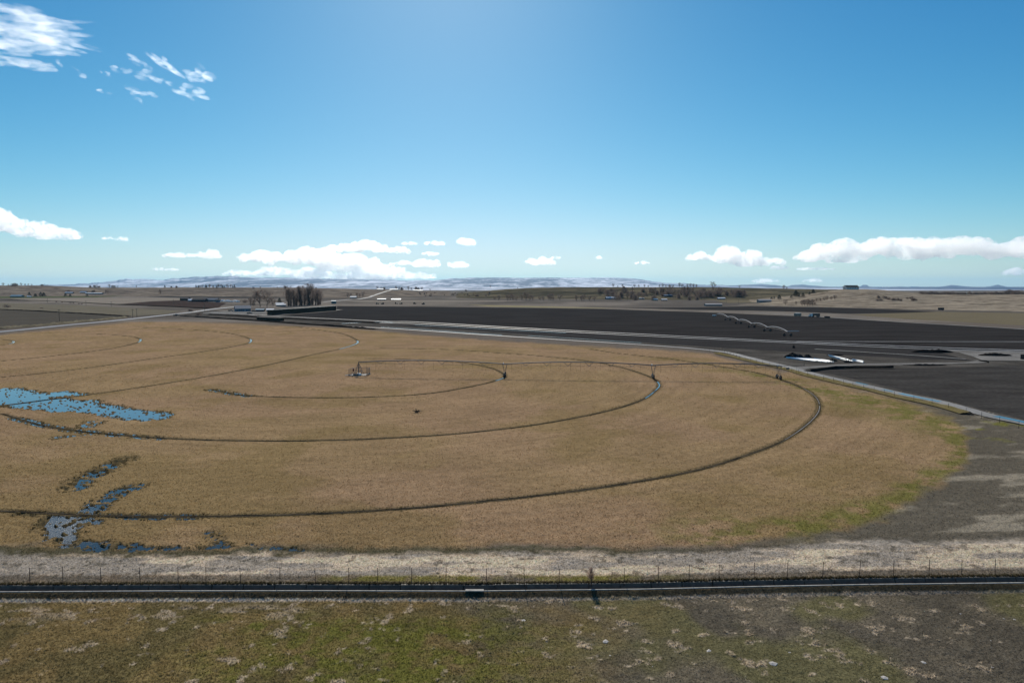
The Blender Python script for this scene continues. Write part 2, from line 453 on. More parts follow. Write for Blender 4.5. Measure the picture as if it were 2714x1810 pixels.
def ground_eval(X, Y):
    """height and colour of the near ground at world points, bank shade included"""
    px, py = proj(X, Y, np.zeros_like(X))
    n = len(X)
    far = Y > 450
    sd = sdpoly(px, py, PASTURE)
    nz = fbm(X * .25, Y * .25, 11, 4)
    nf = fbm(X * 1.1, Y * 1.1, 21, 4, .6)
    sdn = sd + (nz - .5) * np.interp(py, [860, 1000, 1400], [2, 16, 60])
    pas = sstep(np.interp(py, [900, 1100, 1400], [3, 12, 16]), np.interp(py, [900, 1100, 1400], [-4, -14, -20]), sdn)
    d = Y - ylip(X)
    # ---- colour
    col = np.tile(np.array([.118, .103, .087]), (n, 1))
    big = fbm(X * .03, Y * .03, 31, 3)
    pc = L3(np.tile([.235, .163, .097], (n, 1)), np.tile([.226, .161, .088], (n, 1)), sstep(.35, .65, big))
    rr_ = np.hypot(X + 45, Y - 203); th_ = np.arctan2(Y - 203, X + 45)
    rows_ = vnoise(rr_ * .55, th_ * 9, 43) * .6 + vnoise(rr_ * 1.7, th_ * 14, 44) * .4
    pc = pc * (1 + (rows_ - .5) * .30)[:, None]
    olive = sstep(.45, .75, fbm(X * .09, Y * .09, 41, 4) + .28 * np.exp(-((px - 150) / 380) ** 2) * sstep(1000, 1300, py) + .12 * sstep(1150, 1400, py) - .06)
    pc = L3(pc, np.tile([.168, .124, .054], (n, 1)), olive * .55)
    fr = np.exp(-((sdn + 26) / np.interp(py, [980, 1100, 1400], [4, 30, 44])) ** 2) * sstep(1500, 2100, px)
    fr = fr * sstep(.40, .66, fbm(X * .4, Y * .4, 51, 5, .6) + .10 * sstep(2000, 2350, px))
    pc = L3(pc, np.tile([.120, .118, .034], (n, 1)), np.clip(fr * .9, 0, 1))
    # right-hand dirt
    dirt = np.tile([.096, .086, .066], (n, 1))
    streak = sstep(.56, .74, fbm(X * .13 + Y * .05, Y * .4 - X * .1, 61, 4) + .10 * sstep(1180, 1420, py) * sstep(2450, 2650, px))
    dirt = L3(dirt, np.tile([.24, .215, .165], (n, 1)), streak * .7)
    gsp = sstep(.6, .75, fbm(X * .2, Y * .2, 71, 4)) * sstep(1090, 1130, py) * sstep(1200, 1130, py)
    dirt = L3(dirt, np.tile([.125, .125, .03], (n, 1)), gsp)
    near_right = sstep(1000, 1040, py) * sstep(1900, 2100, px)
    col = L3(col, dirt, near_right)
    col = L3(col, pc, pas)
    # pale strip of dry grass above the canal
    yt = interp(px, STRIP_TOP); yb = interp(px, STRIP_BOT)
    wob = (nz - .5) * 26 + (nf - .5) * 22
    inst = sstep(yt - 8, yt + 10, py + wob)
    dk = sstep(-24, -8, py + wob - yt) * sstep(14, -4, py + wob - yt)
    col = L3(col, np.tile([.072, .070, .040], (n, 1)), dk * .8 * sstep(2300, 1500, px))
    pale = L3(np.tile([.50, .415, .315], (n, 1)), np.tile([.29, .262, .222], (n, 1)),
              sstep(.42, .62, fbm(X * .16, Y * .75, 81, 4) + .16 * np.exp(-((px + 100) / 420) ** 2) + .10 * sstep(1700, 2600, px)))
    pale = L3(pale, np.tile([.115, .105, .080], (n, 1)), sstep(.62, .72, nf) * .7)
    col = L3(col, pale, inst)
    verge = sstep(yb - 5, yb + 5, py + (nf - .5) * 10)
    vc = L3(np.tile([.135, .118, .092], (n, 1)), np.tile([.155, .142, .045], (n, 1)),
            sstep(.42, .6, nz + .05) * sstep(750, 950, px) * sstep(1900, 1650, px) * sstep(yb + 22, yb + 12, py))
    vc = L3(vc, np.tile([.19, .15, .105], (n, 1)), sstep(.5, .7, nf) * .6)
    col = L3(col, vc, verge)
    # foreground
    fg = d < -.02
    fc = L3(np.tile([.128, .102, .047], (n, 1)), np.tile([.095, .082, .039], (n, 1)), sstep(.4, .6, nz))
    wr = sstep(1020, 1850, px + (nz - .5) * 900 + (fbm(X * .08, Y * .08, 91, 3) - .5) * 500)
    soil = L3(np.tile([.093, .086, .064], (n, 1)), np.tile([.071, .067, .052], (n, 1)), sstep(.4, .62, fbm(X * .3, Y * .3, 101, 4)))
    soil = L3(soil, np.tile([.088, .088, .042], (n, 1)), sstep(.5, .65, fbm(X * .12, Y * .12, 111, 3)) * .8)
    fc = L3(fc, soil, wr)
    g = np.exp(-((px - 1020) / 430) ** 2) * sstep(1605, 1660, py) * sstep(.30, .52, fbm(X * .35, Y * .35, 121, 4) + .05)
    g = np.maximum(g, .8 * sstep(1500, 1250, px) * sstep(350, 700, px) * sstep(1600, 1640, py) * sstep(.52, .62, fbm(X * .5, Y * .5, 122, 4)))
    fc = L3(fc, np.tile([.093, .098, .026], (n, 1)), np.clip(g * (.45 + .7 * sstep(.35, .6, nf)), 0, 1))
    pt = sstep(.655, .765, fbm(X * .95, Y * .95, 131, 5, .6) + .02 * sstep(1000, 1500, px))
    pt = np.maximum(pt, .8 * sstep(.56, .66, fbm(X * .45 + 9, Y * 1.1, 141, 4)) * np.exp(-((py - 1610) / 18) ** 2) * sstep(950, 700, px))
    fc = L3(fc, np.tile([.31, .275, .21], (n, 1)), pt * .75)
    line = np.exp(-((d + 1.12 + (nf - .5) * .25) / .20) ** 2) * np.interp(px, [0, 900, 1200, 1800, 2714], [.95, .95, .6, .45, .25])
    fc = L3(fc, np.tile([.40, .37, .31], (n, 1)), np.clip(line, 0, 1))
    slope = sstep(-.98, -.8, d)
    fc = L3(fc, np.tile([.052, .045, .028], (n, 1)), slope * .95)  # darker colour stands in for shade on the slope facing the camera
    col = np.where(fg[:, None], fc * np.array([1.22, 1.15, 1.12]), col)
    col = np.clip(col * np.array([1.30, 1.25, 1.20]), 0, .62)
    # ---- height
    near = np.maximum(pas, np.maximum(near_right, inst)) * sstep(460, 380, Y)
    rel = (fbm(X * .9, Y * .9, 151, 3) - .5) * .10 + (fbm(X * 3.1, Y * 3.1, 161, 3, .6) - .5) * .11
    z = near * rel
    clump = fbm(X * 1.5, Y * 1.5, 171, 2)
    wet = np.zeros(n)
    m = (Y < 260) & (X < 0) & (Y > 62)
    if m.any(): wet[m] = wetness(X[m], Y[m])
    z = z - .14 * wet + wet * np.clip((clump - np.where(wet > .9, .66, .58)) * 1.6, -.12, .3)
    z = np.where((wet < .04) & (Y > 60), np.maximum(z, -.045), z)
    col = L3(col, np.tile([.078, .064, .034], (n, 1)), np.clip(wet * 1.2, 0, .8) * pas)
    td = np.full(n, 99.0)
    m = (pas > .3) & (Y < 460)
    if m.any(): td[m] = trackdist(X[m], Y[m])
    tw = sstep(.7, .42, td)
    z = z * (1 - tw) - .055 * tw
    col = L3(col, np.tile([.105, .085, .045], (n, 1)), sstep(1.1, .5, td) * .5)
    zf = -.37 * np.clip((-.2 - d) / .95, 0, 1) + rel * .75 * sstep(-.5, -1.2, d)
    z = np.where(fg, zf, z)
    z = np.where((d > 1.2) & (d < 3.0), z * sstep(1.4, 3.0, d), z)
    z = np.where((d > -.02) & (d < 1.28), -1.4, z)
    return z, col, pas, wet, td

NCOL = 1000
tcol = np.linspace(-.93, .93, NCOL)
yrow = np.concatenate([np.arange(2100, 868, -2.15), np.array([866, 863, 860, 855])])
Yr = np.array([G(CX, y)[1] for y in yrow])
Yfar = np.geomspace(Yr[-1] * 1.04, 70000, 46)
Yall = np.concatenate([Yr, Yfar])
YY, TT = np.meshgrid(Yall, tcol, indexing='ij')
XX = YY * TT
gz = np.zeros(XX.size); gc = np.zeros((XX.size, 3))
fx, fy = XX.ravel(), YY.ravel()
nn = len(Yr) * NCOL
gz[:nn], gc[:nn], _, _, _ = ground_eval(fx[:nn], fy[:nn])
gc[nn:] = (.118, .103, .087)
mott = fbm(fx[nn:] * .006, fy[nn:] * .012, 201, 4)
gc[nn:] = L3(gc[nn:], np.tile([.22, .19, .155], (len(mott), 1)), sstep(.4, .65, mott))
gz[nn:] = -.02
gme = mesh_np('ground', np.stack([fx, fy, gz], -1), grid_faces(len(Yall), NCOL), True)
set_col(gme, gc)
tag(link('ground', gme, M['ground']), 'tan winter pasture and rough ground reaching to the horizon', kind='structure')

# pool water lies in hollows of the ground
def sheet(name, pts, z, m, label, subdiv=None):
    tri = mgeo.tessellate_polygon([[Vector((p[0], p[1], 0)) for p in pts]])
    me = bpy.data.meshes.new(name)
    me.from_pydata([(p[0], p[1], z) for p in pts], [], [tuple(t) for t in tri]); me.update()
    if me.polygons and me.polygons[0].normal.z < 0: me.flip_normals()
    return tag(link(name, me, m), label, kind='structure')

def hull_rect(pts, g):
    xs = [p[0] for p in pts]; ys = [p[1] for p in pts]
    return [(min(xs) - g, min(ys) - g), (max(xs) + g, min(ys) - g), (max(xs) + g, max(ys) + g), (min(xs) - g, max(ys) + g)]
sheet('pool_water', hull_rect([p for p in POOL_A if p[0] > -180], 4), POOL_Z, M['water'], 'large blue pool with grass tussocks at the left edge of the pasture')
sheet('pool_water', [(-48, 66.2), (-18, 66.2), (-18, 100), (-62, 100)], POOL_Z - .002, M['puddle_water'], 'small dark pools along the rut nearest the canal')
sheet('pool_water', hull_rect(STRIPS[0][0] + STRIPS[1][0], 3), POOL_Z - .004, M['water'], 'narrow strip of water standing along the middle wheel rut')
sheet('pool_water', hull_rect(STRIPS[7][0], 3), POOL_Z - .006, M['water'], 'little puddle at the near end of the inner wheel rut')

# ------------------------------------------------------------------ fields, roads and ditches beyond the pasture
Zc = [.02]
def nz_():
    Zc[0] += .008
    return Zc[0]
def field(name, px, m, label): return sheet(name, G2(px), nz_(), m, label)

def ribbon(name, P, width, m, label, z=None, prof=None, jitter=0.0, seed=1, kind='structure', jf=.09, hv=True):
    """strip along a 2-D line; prof = [(offset in half widths, height)]"""
    z = nz_() if z is None else z
    P = np.asarray(P, float)
    T = np.gradient(P, axis=0); T /= np.linalg.norm(T, axis=1)[:, None] + 1e-9
    N = np.stack([-T[:, 1], T[:, 0]], -1)
    prof = prof or [(-1, 0), (0, 0), (1, 0)]
    k = len(prof); s = np.arange(len(P))
    V = np.zeros((len(P), k, 3))
    for j, (o, h) in enumerate(prof):
        jn = (vnoise(s * jf, np.full(len(P), j * 7.3), seed) - .5) * 2 * jitter
        V[:, j, :2] = P + N * ((o + jn) * width / 2)[:, None]
        hn = .45 + 1.1 * vnoise(s * .7, np.full(len(P), j * 3.1), seed + 5)
        V[:, j, 2] = z + h * (hn if h and hv else 1)
    me = mesh_np(name, V.reshape(-1, 3), grid_faces(len(P), k)[:, ::-1])
    return tag(link(name, me, m), label, kind=kind)

fm = field_mat
m_dark = fm('dark_ploughed_soil', (.022, .0205, .020), (.052, .048, .045), .02, (1, 7, 1), .25, .15, .8)
m_dark2 = fm('damp_ploughed_soil', (.034, .032, .031), (.055, .052, .049), .03, (1, 4, 1), .3, .15, .8)
m_brown = fm('brown_tilled_soil', (0.074, 0.066, 0.054), (0.108, 0.096, 0.076), .03, (1, 4, 1), .2, .1, .8)
m_red = fm('reddish_brown_soil', (0.044, 0.031, 0.027), (0.078, 0.058, 0.049), .03)
m_tan = fm('tan_stubble', (0.138, 0.115, 0.072), (0.192, 0.162, 0.106), .03, (1, 4, 1), .1, .06, .9)
m_pale = fm('pale_dry_stubble', (0.195, 0.163, 0.130), (0.299, 0.260, 0.208), .02, (1, 5, 1), .1, .06, .9)
m_green = fm('faded_green_field', (0.075, 0.086, 0.044), (0.127, 0.127, 0.072), .02, (1, 3, 1), 0, .06, .9)
m_straw = fm('yellow_straw', (0.247, 0.215, 0.117), (0.338, 0.286, 0.163), .04)
m_lot = fm('bare_grey_lot', (0.138, 0.131, 0.119), (0.263, 0.250, 0.225), .09, bumpd=.05)

field('scrubland', [(700, 838), (1010, 851), (1700, 886), (2111, 906), (2714, 932), (3300, 950), (3300, 1190), (2714, 1120), (2400, 1045), (2160, 990),
                    (2037, 958), (1906, 929), (1750, 915), (1500, 902), (1280, 886), (1100, 874), (900, 862), (640, 846), (480, 835), (560, 822)],
      fm('rough_scrub_soil', (.048, .044, .038), (.125, .113, .097), .06, bumpd=.12), 'rough grey brown scrub between the pasture and the dark ploughed field')
field('ploughed_field', [(893, 811.5), (1100, 813), (1400, 816), (1600, 819), (1900, 829), (2200, 842), (2400, 856), (2714, 874), (3300, 910),
                         (3300, 952), (2714, 931), (2447, 923), (2119, 908), (1893, 895), (1700, 885), (1400, 869), (1010, 850.5), (735, 837.5), (893, 824)],
      m_dark, 'very large dark ploughed field across the middle distance')
field('ploughed_field', [(1010, 861), (1150, 861), (1400, 875), (1700, 892), (2119, 912), (2300, 921), (2447, 927), (2500, 937), (2580, 957), (2440, 952), (2290, 944),
                         (2100, 933), (1900, 921), (1750, 911), (1500, 894), (1250, 876)],
      m_dark2, 'narrow strip of dark ploughed soil below the double ditch')
field('ploughed_field', [(2170, 985), (2260, 977), (2380, 977), (2480, 975), (2714, 968), (3300, 960), (3300, 1230), (2714, 1112), (2550, 1072), (2400, 1036), (2270, 1006)],
      fm('dry_ploughed_soil', (.040, .037, .034), (.072, .067, .060), .05, (1, 3, 1), .35, .16, .9), 'dark ploughed field at the right edge beside the puddled track')
field('ploughed_field', [(1640, 816.3), (1850, 815), (1990, 812), (2200, 815), (2300, 818), (2480, 826), (2400, 829), (2250, 832), (2114, 826.5), (1990, 823.5), (1850, 821.5)],
      m_dark, 'far dark ploughed field at the foot of the right hill')
field('ploughed_field', [(-600, 815), (0, 821), (110, 824), (200, 832), (345, 840), (250, 852), (130, 861), (0, 871), (-600, 920)],
      m_brown, 'brown tilled field left of the asphalt road')
field('stubble_field', [(2255, 834), (2400, 829.5), (2480, 826.5), (2714, 830), (3300, 838), (3300, 890), (2714, 863), (2550, 854), (2400, 846)],
      m_tan, 'tan stubble field below the right hillside')
field('stubble_field', [(30, 792), (250, 789.5), (500, 790.5), (560, 793), (480, 798), (400, 801), (280, 808), (200, 805), (100, 800)],
      m_pale, 'pale dry stubble field beyond the left road')
field('ploughed_field', [(320, 806), (400, 799), (480, 796), (600, 803), (580, 815), (520, 818), (440, 812)], m_red, 'dark reddish soil in front of the far barns')
field('green_field', [(-600, 783), (0, 781), (250, 779), (440, 780), (250, 788.5), (30, 791), (-600, 794)], m_green, 'faded green field by the far left farmhouse')
field('ploughed_field', [(380, 786.5), (560, 783.5), (700, 781), (900, 780.5), (1000, 783), (850, 788), (650, 790), (480, 789.5)],
      m_dark2, 'dark field band at the foot of the left hills')
field('stubble_field', [(1240, 808), (1400, 811), (1580, 815.5), (1640, 818), (1500, 816.4), (1300, 813)], m_straw, 'yellow straw strip along the top of the large ploughed field')
field('stubble_field', [(1925, 791), (2010, 790), (2020, 802), (1930, 803), (1900, 799)], m_tan, 'tan paddock below the wooded bank')
field('ploughed_field', [(900, 797), (1150, 795.5), (1400, 797), (1330, 800), (1150, 801), (980, 801)], m_pale, 'pale grey field in front of the tree row')
field('rough_pasture', [(0, 803), (200, 809), (480, 824), (440, 833), (345, 838.5), (200, 831), (110, 823), (-600, 813), (-600, 795)],
      fm('weedy_ground', (.12, .105, .075), (.21, .185, .135), .03, (1, 4, 1), .5), 'weedy ground with dry banks left of the road')
field('dirt_lot', [(2470, 925), (2560, 926), (2714, 936), (2900, 945), (2800, 957), (2620, 957), (2570, 953), (2620, 962), (2480, 967), (2380, 969), (2300, 969), (2200, 973), (2130, 980),
                   (2100, 974), (2250, 966), (2400, 963), (2560, 961), (2600, 955), (2580, 946), (2540, 935)], m_lot, 'bare grey dirt lot and track beside the white pipes')
field('farm_yard', [(536, 829), (600, 824), (705, 826), (706, 833), (650, 833), (590, 832.5), (540, 831)], m_lot, 'pale gravel yard around the blue farmhouse')

def road(name, px, w, m, label, z=None, step=3.0, **kw):
    return ribbon(name, smooth_line([G(*p)[:2] for p in px], step), w, m, label, z, **kw)
road('road', [(-900, 962), (-300, 905), (0, 880), (179, 862), (298, 851), (417, 838), (506, 828), (566, 819.5), (640, 812)], 7.5, M['asphalt'],
     'grey asphalt road running along the left of the pasture')
road('verge_bank', [(-300, 895), (0, 872), (150, 860), (260, 849), (330, 842)], 6, fm('dry_weeds', (.12, .10, .065), (.22, .19, .13), .2, bumpd=.3, fine=.6),
     'dry weedy bank beside the asphalt road', prof=[(-1, 0), (-.5, .8), (0, 1.1), (.5, .7), (1, 0)], step=2, jitter=.2)
DIRT = [(472, 838), (650, 848.5), (900, 864.5), (1010, 870), (1150, 879), (1250, 886), (1500, 902), (1750, 918), (1906, 932), (1980, 948), (2037, 962),
        (2098, 976), (2160, 993), (2283, 1021), (2390, 1046), (2488, 1066), (2631, 1105), (2714, 1122), (2900, 1165)]
road('dirt_track', DIRT, 3.5, M['dirt_road'], 'packed dirt track round the far edge of the pasture', jitter=.12)
VERGE = [(1900, 937), (1960, 951), (2020, 965), (2080, 979), (2140, 995), (2260, 1024), (2370, 1050), (2470, 1072), (2560, 1098)]
road('grass_verge', VERGE, 3.0, fm('yellow_verge', (.15, .125, .045), (.21, .165, .085), .4, bumpd=.15, fine=3), 'yellow grass verge along the dirt track',
     prof=[(-1, 0), (-.4, .22), (.1, .15), (.5, .28), (1, 0)], jitter=.25, step=1.2)
for pts, w, lab in (([(2385, 1044), (2430, 1054), (2492, 1066.5)], 1.6, 'long blue puddle on the dirt track by the right field'),
                    ([(2640, 1105), (2714, 1121), (2800, 1141)], 2.0, 'blue puddle on the dirt track cut by the right edge'),
                    ([(2268, 1015), (2300, 1022)], .9, 'small puddle on the track nearest the white pipes'),
                    ([(2340, 1034), (2368, 1040)], .9, 'short puddle between the two long track puddles')):
    road('puddle', pts, w, M['water'], lab, jitter=.3, step=.8)
DITCHES = [
    ([(560, 829), (735, 838.5), (1010, 852), (1100, 854), (1400, 871), (1700, 886.5), (1893, 896.5), (2111, 907), (2447, 921), (2714, 930), (3000, 940)], 2.3, 'upper pale bank of the double ditch below the ploughed field'),
    ([(1000, 856), (1100, 858.5), (1400, 875), (1700, 891), (2119, 911), (2447, 926), (2714, 934), (3000, 944)], 2.2, 'lower pale bank of the double ditch below the ploughed field'),
]
for pts, w, lab in DITCHES:
    road('ditch_bank', pts, w, M['wet_bank'], lab, jitter=.06, prof=[(-1, 0), (-.5, .1), (.5, .1), (1, 0)], hv=False)
road('ditch', [(1000, 854), (1100, 856.3), (1400, 873), (1700, 888.8), (2119, 909), (2447, 923.5), (2714, 932), (3000, 942)], 3.0, M['dark_earth'], 'dark ditch between two pale banks')
road('dark_bank', [(560, 834), (735, 843.5), (900, 851.5), (1000, 856.5)], 8, M['dark_earth'], 'dark earth bank below the hay stack road', prof=[(-1, 0), (-.3, .5), (.4, .4), (1, 0)])
for pts, w, lab in (([(1010, 868), (1100, 873), (1250, 884), (1330, 889)], 1.4, 'shining ditch water along the pasture end of the dirt track'),
                    ([(905, 858.5), (960, 855.5), (1010, 854), (1050, 857)], 2.6, 'shining flooded corner where the ditches meet'),
                    ([(1400, 891), (1500, 897), (1620, 905), (1700, 910)], 1.0, 'thin line of ditch water beside the ploughed strip'),
                    ([(1100, 862.5), (1300, 873.5), (1500, 884)], 1.3, 'thin line of ditch water under the double ditch')):
    road('ditch_water', pts, w, M['ditch_water'], lab, jitter=.4)
road('irrigation_line', [(2111, 906.3), (2300, 906.8), (2714, 907), (3200, 907)], 1.5, M['wet_bank'], 'thin pale line crossing the ploughed field to the right edge')
road('farm_track', [(2000, 829), (2114, 837), (2200, 842.3), (2350, 852), (2714, 873.5), (3200, 904)], 4.0, M['dirt_road'], 'grey track along the top of the large ploughed field')
road('farm_track', [(660, 836), (735, 835), (800, 829), (893, 822), (905, 821.5)], 6.0, M['gravel'], 'pale track along the foot of the hay stack')
road('farm_track', [(2160, 927), (2290, 935), (2447, 945), (2560, 954)], 1.8, M['dirt_road'], 'faint track through the ploughed strip')
road('earth_bank', [(2140, 985.5), (2190, 978.5), (2260, 976), (2365, 976.5)], 2.6, M['dark_earth'], 'low dark earth bank curving from the dirt track', prof=[(-1, 0), (-.4, .5), (.3, .4), (1, 0)], jitter=.2)
road('gravel_road', [(855, 801), (926, 794.5), (952, 793), (980, 788)], 8.0, M['gravel'], 'white gravel road beyond the ploughed field')
for pts, w, lab in (([(0, 794), (150, 799), (280, 806), (400, 811), (560, 818)], 9, 'dark weedy ditch crossing the far left fields'),
                    ([(-200, 818), (0, 821), (200, 830.5), (345, 839)], 4, 'dark bank along the top of the brown tilled field'),
                    ([(480, 838), (640, 848), (760, 856), (900, 866), (1000, 873)], 5, 'dark weedy edge at the far end of the pasture')):
    road('weedy_ditch', pts, w, M['dark_earth'], lab, prof=[(-1, 0), (-.4, .5), (.3, .4), (1, 0)], jitter=.3)

# wheel ruts
RUT_LAB = {'inner': 'inner curved wheel rut round the pivot', 'middle': 'middle curved wheel rut round the pivot', 'outer': 'outermost curved wheel rut in the foreground pasture',
           'far_outer': 'outermost curved rut of the old left circle', 'far_third': 'third curved rut of the old left circle',
           'far_second': 'second curved rut of the old left circle', 'far_inner': 'innermost curved rut at the left edge'}
for i, (k, P) in enumerate(TRK.items()):
    Pd = smooth_line(P[::4], .35) if k in ('inner', 'middle', 'outer') else P
    ribbon('wheel_rut', Pd, .62, M['mud'], RUT_LAB[k], z=-.03,
           prof=[(-1.0, 0), (-.72, .05), (-.45, .03), (-.3, 0), (.3, 0), (.45, .03), (.72, .045), (1.0, 0)], jitter=.3, seed=i * 9 + 3)
def sub(P, a, b):
    a = np.array(G(*a)[:2]); b = np.array(G(*b)[:2])
    i, j = np.argmin(((P - a) ** 2).sum(1)), np.argmin(((P - b) ** 2).sum(1))
    return P[min(i, j):max(i, j) + 1]
for k, a, b, w, lab in (('middle', (1710, 1055), (1740, 1012), .32, 'bright water in the rut near the second tower'),
                        ('outer', (2080, 1165), (2172, 1075), .14, 'pale dried mud in the outer rut at its right turn'),
                        ('outer', (2172, 1070), (2130, 1030), .12, 'pale dried mud in the outer rut below the end tower'),
                        ('inner', (1312, 1009), (1334, 1001), .6, 'bright water in the rut at the first tower'),
                        ('far_outer', (900, 925), (946, 903), .8, 'bright water at the right turn of the old outer rut'),
                        ('far_third', (655, 909), (664, 899), .8, 'bright water at the right turn of the third old rut'),
                        ('far_second', (364, 907), (372, 899), .9, 'bright water at the right turn of the second old rut'),
                        ('far_inner', (25, 911), (36, 904), .9, 'bright water at the turn of the innermost old rut')):
    ribbon('rut_water', sub(TRK[k], a, b), w, M['dirt_road' if k == 'outer' else 'water'], lab, z=.004, jitter=.35, seed=4, jf=.3)  # outer rut gets pale matte strips, the other ruts water

# ------------------------------------------------------------------ hills
HILLS = []
def hill(name, crest, base, Yc, back, m, label, amp=2.0, seed=1, x0=-500, x1=3300, step=7, rows=64, shape=1.0):
    xs = np.arange(x0, x1 + 1, step)
    cy = interp(xs, crest); by = interp(xs, base)
    Yb = np.array([G(CX, y)[1] for y in by])
    zc = H + (HOR - cy) * Yc / F
    sv = np.concatenate([np.linspace(0, 1, rows), np.linspace(1.03, 1.6, 14)])
    V = np.zeros((len(sv), len(xs), 3))
    for i, s in enumerate(sv):
        Yq = Yb + (Yc - Yb) * min(s, 1) + (back * (s - 1) / .6 if s > 1 else 0)
        h = (s * s * (3 - 2 * s)) ** shape if s <= 1 else 1 - .5 * ((s - 1) / .6) ** 2
        X = (xs - CX) / F * Yq
        nzv = (fbm(X * .006, Yq * .006, seed, 4) - .5) * 2 * amp + (fbm(X * .03, Yq * .03, seed + 9, 3) - .5) * amp * .6
        V[i, :, 0] = X; V[i, :, 1] = Yq
        V[i, :, 2] = zc * h + nzv * min(1, s * 3) * (1 - .75 * math.exp(-((s - 1) / .12) ** 2)) - (1.5 if s == 0 else .3 * (1 - min(1, s * 6)))
    me = mesh_np(name, V.reshape(-1, 3), grid_faces(len(sv), len(xs)), True)
    o = tag(link(name, me, m), label, kind='structure')
    HILLS.append(me)
    return o

def hill_mat(name, cols, scale, stretch, rot, patch=None):
    t = NT(name)
    n1 = t.noise(scale, 4, .6, t.pos(stretch, (0, 0, rot)), .6)
    st = [(.30 + .40 * i / (len(cols) - 1), c) for i, c in enumerate(cols)]
    c = t.ramp(n1, st)
    if patch:
        n3 = t.noise(patch[0], 5, .65, t.pos((1, 2, 1)))
        c = t.mix(t.ramp(n3, [(patch[1], 0.0), (patch[1] + .08, 1.0)]), c, patch[2])
    n2 = t.noise(.25, 5, .7, t.pos())
    c = t.mix(1.0, c, t.ramp(n2, [(.3, .72), (.7, 1.3)]), 'MULTIPLY')
    t.principled(c, 1.0, 0.0, t.bump(n2, .8, .6))
    return t.m
hill('hill', [(-500, 753), (0, 756.5), (130, 757), (250, 762.5), (400, 763), (540, 762), (700, 762.5), (900, 765), (980, 767.5), (1050, 768.5), (1100, 771.5), (1200, 774)],
     [(-500, 788), (0, 786), (300, 785), (600, 787), (900, 790), (1100, 786), (1200, 784)], 2300, 900,
     hill_mat('left_hill_soil', [(.15, .12, .09), (.25, .20, .15), (.10, .08, .066), (.30, .245, .18), (.085, .068, .058), (.23, .185, .14)], .006, (1, 3.5, 1), .12),
     'low rolling brown hills along the left horizon', 3.0, 7, -500, 1200)
hill('hill', [(1210, 783.5), (1250, 779), (1300, 772), (1340, 768), (1400, 764.5), (1480, 761.8), (1600, 761), (1800, 761.3), (1950, 763), (2100, 767), (2250, 769), (2330, 772)],
     [(1210, 791), (1330, 792), (1500, 793), (1800, 796), (2000, 797), (2330, 800)], 1750, 900,
     hill_mat('plateau_sagebrush', [(.16, .13, .08), (.065, .058, .038), (.11, .093, .06), (.19, .155, .095), (.07, .06, .04)], .006, (1, 3, 1), -.1, (.02, .60, (.035, .034, .024))),
     'flat topped sagebrush bluff right of the valley', 3.0, 27, 1210, 2330)
hill('hill', [(2300, 778), (2450, 778.5), (2600, 777.5), (2714, 776.5), (2900, 775), (3300, 774)], [(2300, 790), (3300, 790)], 1750, 600,
     hill_mat('shrubby_ridge', [(.06, .05, .04), (.10, .085, .06), (.045, .04, .035)], .01, (1, 2, 1), 0), 'low shrubby ridge behind the right hillside', 2.0, 37, 2300, 3300)
hill('hill', [(1930, 806), (2000, 799), (2060, 793), (2114, 786), (2160, 778), (2200, 771.5), (2240, 767.3), (2290, 767.3), (2340, 771), (2400, 777), (2460, 783), (2600, 782.5), (2714, 781), (2900, 779), (3300, 776)],
     [(1930, 808), (2000, 809), (2114, 813), (2300, 817), (2480, 824), (2714, 829), (3300, 838)], 1180, 420,
     hill_mat('dry_grass_hill', [(.30, .25, .18), (.40, .335, .245), (.12, .095, .07), (.36, .30, .22), (.17, .14, .10), (.41, .345, .255)], .009, (1, 4.5, 1), .32, (.012, .62, (.055, .048, .036))),
     'dry grass hillside on the right with a long house on top', 2.5, 47, 1930, 3300)
road('gravel_road', [(980, 788), (985, 787.5)], 6, M['gravel'], 'end of the gravel road at the foot of the hill')

from mathutils.bvhtree import BVHTree
_bv = []
for me in HILLS:
    co = np.zeros(len(me.vertices) * 3, np.float32); me.vertices.foreach_get('co', co)
    _bv.append(BVHTree.FromPolygons([tuple(v) for v in co.reshape(-1, 3)], [tuple(p.vertices) for p in me.polygons]))
def hit(px, py):
    """where the sight line through a photograph pixel meets a hill or the flat ground"""
    for k in range(6):
        d = Vector(GD(px, py + k * .8, 100.0)) - Vector((0, 0, H)); d.normalize()
        best = None
        for b in _bv:
            h = b.ray_cast(Vector((0, 0, H)), d)
            if h[0] is not None and (best is None or h[3] < best[1]): best = (h[0], h[3])
        g = Vector(G(px, py + k * .8)) if d.z < -1e-4 else None
        if g is not None and g.y < 4500 and (best is None or (g - Vector((0, 0, H))).length < best[1]):
            return g
        if best: return best[0]
    return Vector(GD(px, py, 1800))

# pale road climbing the left hill: draped on the hill
pts = []
for px, py in [(980, 787.5), (990, 784), (1000, 780.5), (1012, 776.5), (1025, 772.5), (1037, 769)]:
    pts.append(hit(px, py) + Vector((0, 0, .6)))
Pl = smooth_line([tuple(p) for p in pts], 10)
V = []
for p in Pl: V += [(p[0] - 4.5, p[1], p[2]), (p[0] + 4.5, p[1], p[2])]
tag(link('gravel_road', mesh_np('gravel_road', V, grid_faces(len(Pl), 2)), M['gravel']), 'white gravel road climbing the far brown hill', kind='structure')

